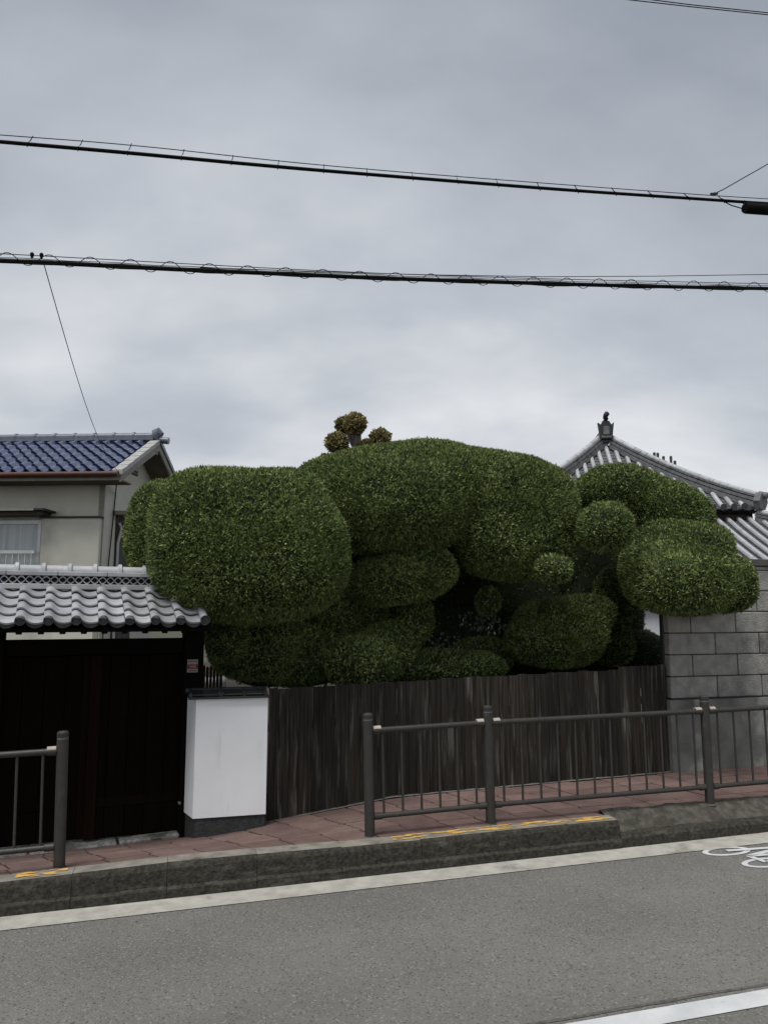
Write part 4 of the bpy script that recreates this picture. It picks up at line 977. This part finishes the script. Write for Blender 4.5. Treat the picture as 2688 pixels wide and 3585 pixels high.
# pollarded tree rising behind
pol_base = WY(1248, 1600, 12.0)
pol = thing('pollard_tree', Vector((pol_base.x, 12.0, .1)), 'small knobbly tree with brownish leaf balls rising behind the clipped conifer', 'tree')
limb([Vector((pol_base.x, 12.0, .1)), WY(1250, 1590, 12.0), WY(1246, 1500, 12.0)], [.16, .085, .075], 'trunk', 'bark_grey', pol)
for k_, (x, y, rx_, ry_, dy) in enumerate(((1180, 1550, 42, 38, -.1), (1205, 1486, 32, 28, .1), (1243, 1483, 40, 36, -.15), (1330, 1532, 37, 34, .0), (1284, 1562, 26, 24, -.1), (1215, 1585, 22, 14, .1))):
    c = WY(x, y, 12.0 + dy); k = c.y / FPX
    P, Fc = hull(c, (rx_ * k * .93, rx_ * k * .93, ry_ * k * .93), 2.0, 900 + k_ * 3, 3, .10)
    vs, tn = sprigs(P, Fc, 3800, .052, .042, 1, -.02, [], 950 + k_, upb=.1, spread=.8, back=.8, shape='leaf')
    leaf_object('leaf_ball', P, Fc, vs, tn, 'broad_leaf', 'soil', pol, .92)
    limb([WY(1250, 1590, 12.0), c], [.04, .03], 'branch', 'bark_grey', pol)
c = WY(1147, 1602, 11.6); P, Fc = hull(c, (.10, .09, .05), 2.0, 990, 3, .15); vs, tn = sprigs(P, Fc, 4200, .05, .03, 1, 0, [], 991, shape='leaf', spread=.8)
rs_ = thing('red_shrub', Vector((c.x, c.y, .1)), 'small dark red leafy tuft showing above the conifer, left of the leaf balls', 'shrub')
leaf_object('crown', P, Fc, vs, tn, 'red_leaf', 'soil', rs_, .9); limb([Vector((c.x, c.y, .1)), c], [.03, .015], 'trunk', 'bark', rs_)

# broad-leaved shrub in the hollow below the conifer
sh_ = thing('glossy_shrub', S(2.35, 7.75, .2), 'sparse glossy-leaved shrub in the dark hollow under the conifer', 'shrub')
for k_, (x, y, rx_, ry_) in enumerate(((1030, 1342, 40, 18), (1062, 1352, 30, 16), (962, 1386, 34, 16))):
    sc = 2688 / 1659; c = W3(x * sc, y * sc, 7.6); k = c.y / FPX * sc
    P, Fc = hull(c, (rx_ * k, .14, ry_ * k), 2.0, 1200 + k_, 3, .15)
    vs, tn = sprigs(P, Fc, 420, .045, .02, 1, .3, [], 1210 + k_, upb=.2, spread=.9, shape='leaf')
    leaf_object('leaf_cluster', P, Fc, vs, tn, 'glossy_leaf', 'shaded_twigs', sh_, .12)['kind'] = 'stuff'
    limb([S(2.35, 7.75, .2), S(2.35, 7.8, .9), c], [.014, .01, .005], 'stem', 'bark', sh_)

# ================================================================== OVERHEAD CABLES
CT = 6.6
def ctab(tab, x): return float(np.interp(x, [a for a, _ in tab], [b for _, b in tab]))
XS = list(range(-2400, 5200, 60))
def ext(tab):
    (x0, y0), (x1, y1) = tab[0], tab[-1]; sl0 = (tab[1][1] - y0) / (tab[1][0] - x0); sl1 = (y1 - tab[-2][1]) / (x1 - tab[-2][0])
    return [(-2400, y0 - sl0 * (x0 + 2400) * 1.0)] + tab + [(5200, y1 + sl1 * (5200 - x1) * .6)]
def smooth(ys, k=3):
    ys = np.array(ys); p = np.pad(ys, k, mode='edge'); return np.convolve(p, np.ones(2 * k + 1) / (2 * k + 1), 'valid')
def cable_pts(tab, dt=0.0, wob=0.0, seed=0):
    tb = ext(tab); ys = smooth([ctab(tb, x) for x in XS], 4); r = random.Random(seed)
    return [W3(x, y + wob * math.sin(x * .021 + seed) * r.uniform(.5, 1), CT + dt) for x, y in zip(XS, ys)]
UP = [(0, 495), (500, 538), (900, 577), (1334, 613), (1800, 650), (1888, 658), (2288, 685), (2590, 705), (2800, 720)]
UM = [(0, 471), (500, 508), (900, 556), (1334, 596), (1800, 632), (1888, 639), (2288, 669), (2688, 697)]
LW = [(0, 912), (270, 922), (600, 943), (900, 953), (1334, 974), (1800, 988), (1888, 992), (2288, 1002), (2688, 1010)]
LM = [(0, 887), (900, 936), (1334, 957), (1888, 975), (2688, 993)]
def cable_thing(nm, tab, label): p = W3(1344, ctab(tab, 1344), CT); return thing(nm, p, label, 'cable')
uc = cable_thing('overhead_cable', UP, 'upper black overhead cable hung from a thin wire by hooks')
MB(None).tube(cable_pts(UP), .0165, 8).build('sheath', 'cable', uc)
MB(None).tube(cable_pts(UM), .0042, 6).build('messenger_wire', 'wire', uc)
for x in (-250, -75, 100, 277, 450, 637, 811, 973, 1133, 1285, 1445, 1603, 1743, 1888, 2021, 2153, 2281, 2409, 2530):
    lean = (1200 - x) * .014; yu, ym = ctab(ext(UP), x), ctab(ext(UM), x)
    MB(None).tube([W3(x - lean * .3, yu + 9, CT - .02), W3(x - lean * .3 - 2, yu - 4, CT - .022), W3(x + lean * .4, (yu + ym) / 2, CT - .008), W3(x + lean, ym - 3, CT)], .0044, 6).build('hook', 'cable', uc)
lc = cable_thing('overhead_cable', LW, 'lower black overhead cable bundle wrapped in a loose wire spiral')
MB(None).tube(cable_pts(LW), .0205, 8).build('sheath', 'cable', lc)
MB(None).tube(cable_pts([(x, y - 4) for x, y in LW], .02, 3, 2), .0085, 6).build('strand', 'cable', lc)
MB(None).tube(cable_pts([(x, y + 4) for x, y in LW], -.01, 3, 5), .0085, 6).build('strand', 'cable', lc)
MB(None).tube(cable_pts([(x, y - 11) for x, y in LW], .015, 2, 9), .003, 6).build('strand', 'cable', lc)
MB(None).tube(cable_pts(LM), .0038, 6).build('messenger_wire', 'wire', lc)
pts = []; x = -900; ph = 0
while x < 3600:
    yl, ym = ctab(ext(LW), x), ctab(ext(LM), x); per_ = float(np.interp(x, [0, 2688], [148, 103]))
    top_, bot_ = ym - 5, yl + 13; yy = (top_ + bot_) / 2 - (bot_ - top_) / 2 * math.sin(ph)
    pts.append(W3(x, yy, CT + .022 * math.cos(ph))); x += 9; ph += 2 * math.pi * 9 / per_
MB(None).tube(pts, .0036, 5).build('lashing_spiral', 'cable', lc)
for x in (112, 145):
    p = W3(x, ctab(ext(LM), x) + 2, CT); MB(None).tube([p - EZ * .02, p + EZ * .005, p + EZ * .02, p + EZ * .032], [.008, .016, .017, .006], 10).build('wire_clamp', 'cable', lc)
tw = thing('overhead_wire', W3(2300, 965, CT + .4), 'thin twisted wire just above the lower cable at the right', 'wire')
MB(None).tube([W3(x, y, CT + .4) for x, y in ((700, 935), (1100, 950), (1500, 961), (1900, 968), (2288, 966), (2688, 960), (4200, 940))], .0040, 6).build('strand', 'wire', tw)
jb = thing('cable_closure', W3(2700, 735, CT), 'black cable splice box hanging on the upper cable at the right edge', 'box')
a, b = W3(2606, 727, CT), W3(2950, 752, CT)
MB(None).tube([a, a.lerp(b, .02), a.lerp(b, .98), b], [.052, .060, .060, .052], 14).build('housing', 'cable', jb)
for f in (.0, .5): 
    q = a.lerp(b, f); MB(None).tube([q + EZ * .03 - ES * .01, q + EZ * .085], .009, 8).build('hanger', 'wire', jb)
MB(None).tube([W3(2525, 700, CT), W3(2560, 718, CT), W3(2612, 733, CT)], .006, 6).build('tail', 'cable', jb)
gy = thing('stay_wire', W3(2590, 625, CT), 'thin stay wire rising to the right from the upper cable', 'wire')
MB(None).tube([W3(2500, 677, CT), W3(2530, 663, CT), W3(2700, 566, CT), W3(3300, 240, CT)], [.006, .0062, .0062, .0062], 6).build('strand', 'wire', gy)
MB(None).tube([W3(2488, 679, CT), W3(2510, 676, CT)], .016, 8).build('clamp', 'wire', gy)
for tab, lb in (([(1500, -75), (2190, -4), (2420, 22), (2688, 50), (3600, 150)], 'lower of two thin power wires crossing the top right corner'), ([(1500, -100), (2270, -4), (2420, 15), (2688, 43), (3600, 130)], 'upper of two thin power wires crossing the top right corner')):
    o = thing('power_wire', W3(2500, 30, 8.0), lb, 'wire', 'power wires in the top right corner')
    MB(None).tube([W3(x, y, 8.0) for x, y in tab], .0062, 6).build('strand', 'cable', o)
# service drop to the house and down its wall
dr = thing('service_wire', W3(155, 932, CT), 'thin service wire dropping from the lower cable to the blue roofed house', 'wire')
pA = W3(155, 928, CT); pB = H3(-.02, -.12, HZ - .02); pts = []
for i in range(25):
    f = i / 24; p = pA.lerp(pB, f) - EZ * .55 * math.sin(math.pi * f) * .5; pts.append(p)
MB(None).tube(pts, .0042, 6).build('strand', 'wire', dr)
bpts = [pB, H3(.03, .10, HZ - .15), H3(a_c + .02, wb - .05, HZ - .45), H3(a_c - .03, wb - .05, 2.6), H3(a_c - .22, wb - .05, 1.6)]
bpts = [pB] + [H3(a_c + .03, wb + b, z) for b, z in ((.42, HZ - .25), (.38, HZ - .6), (.30, HZ - 1.2), (.22, HZ - 1.8), (.14, HZ - 2.6), (.1, .5))]
MB(None).tube(bpts, .012, 6).build('wall_run', 'cable', dr)
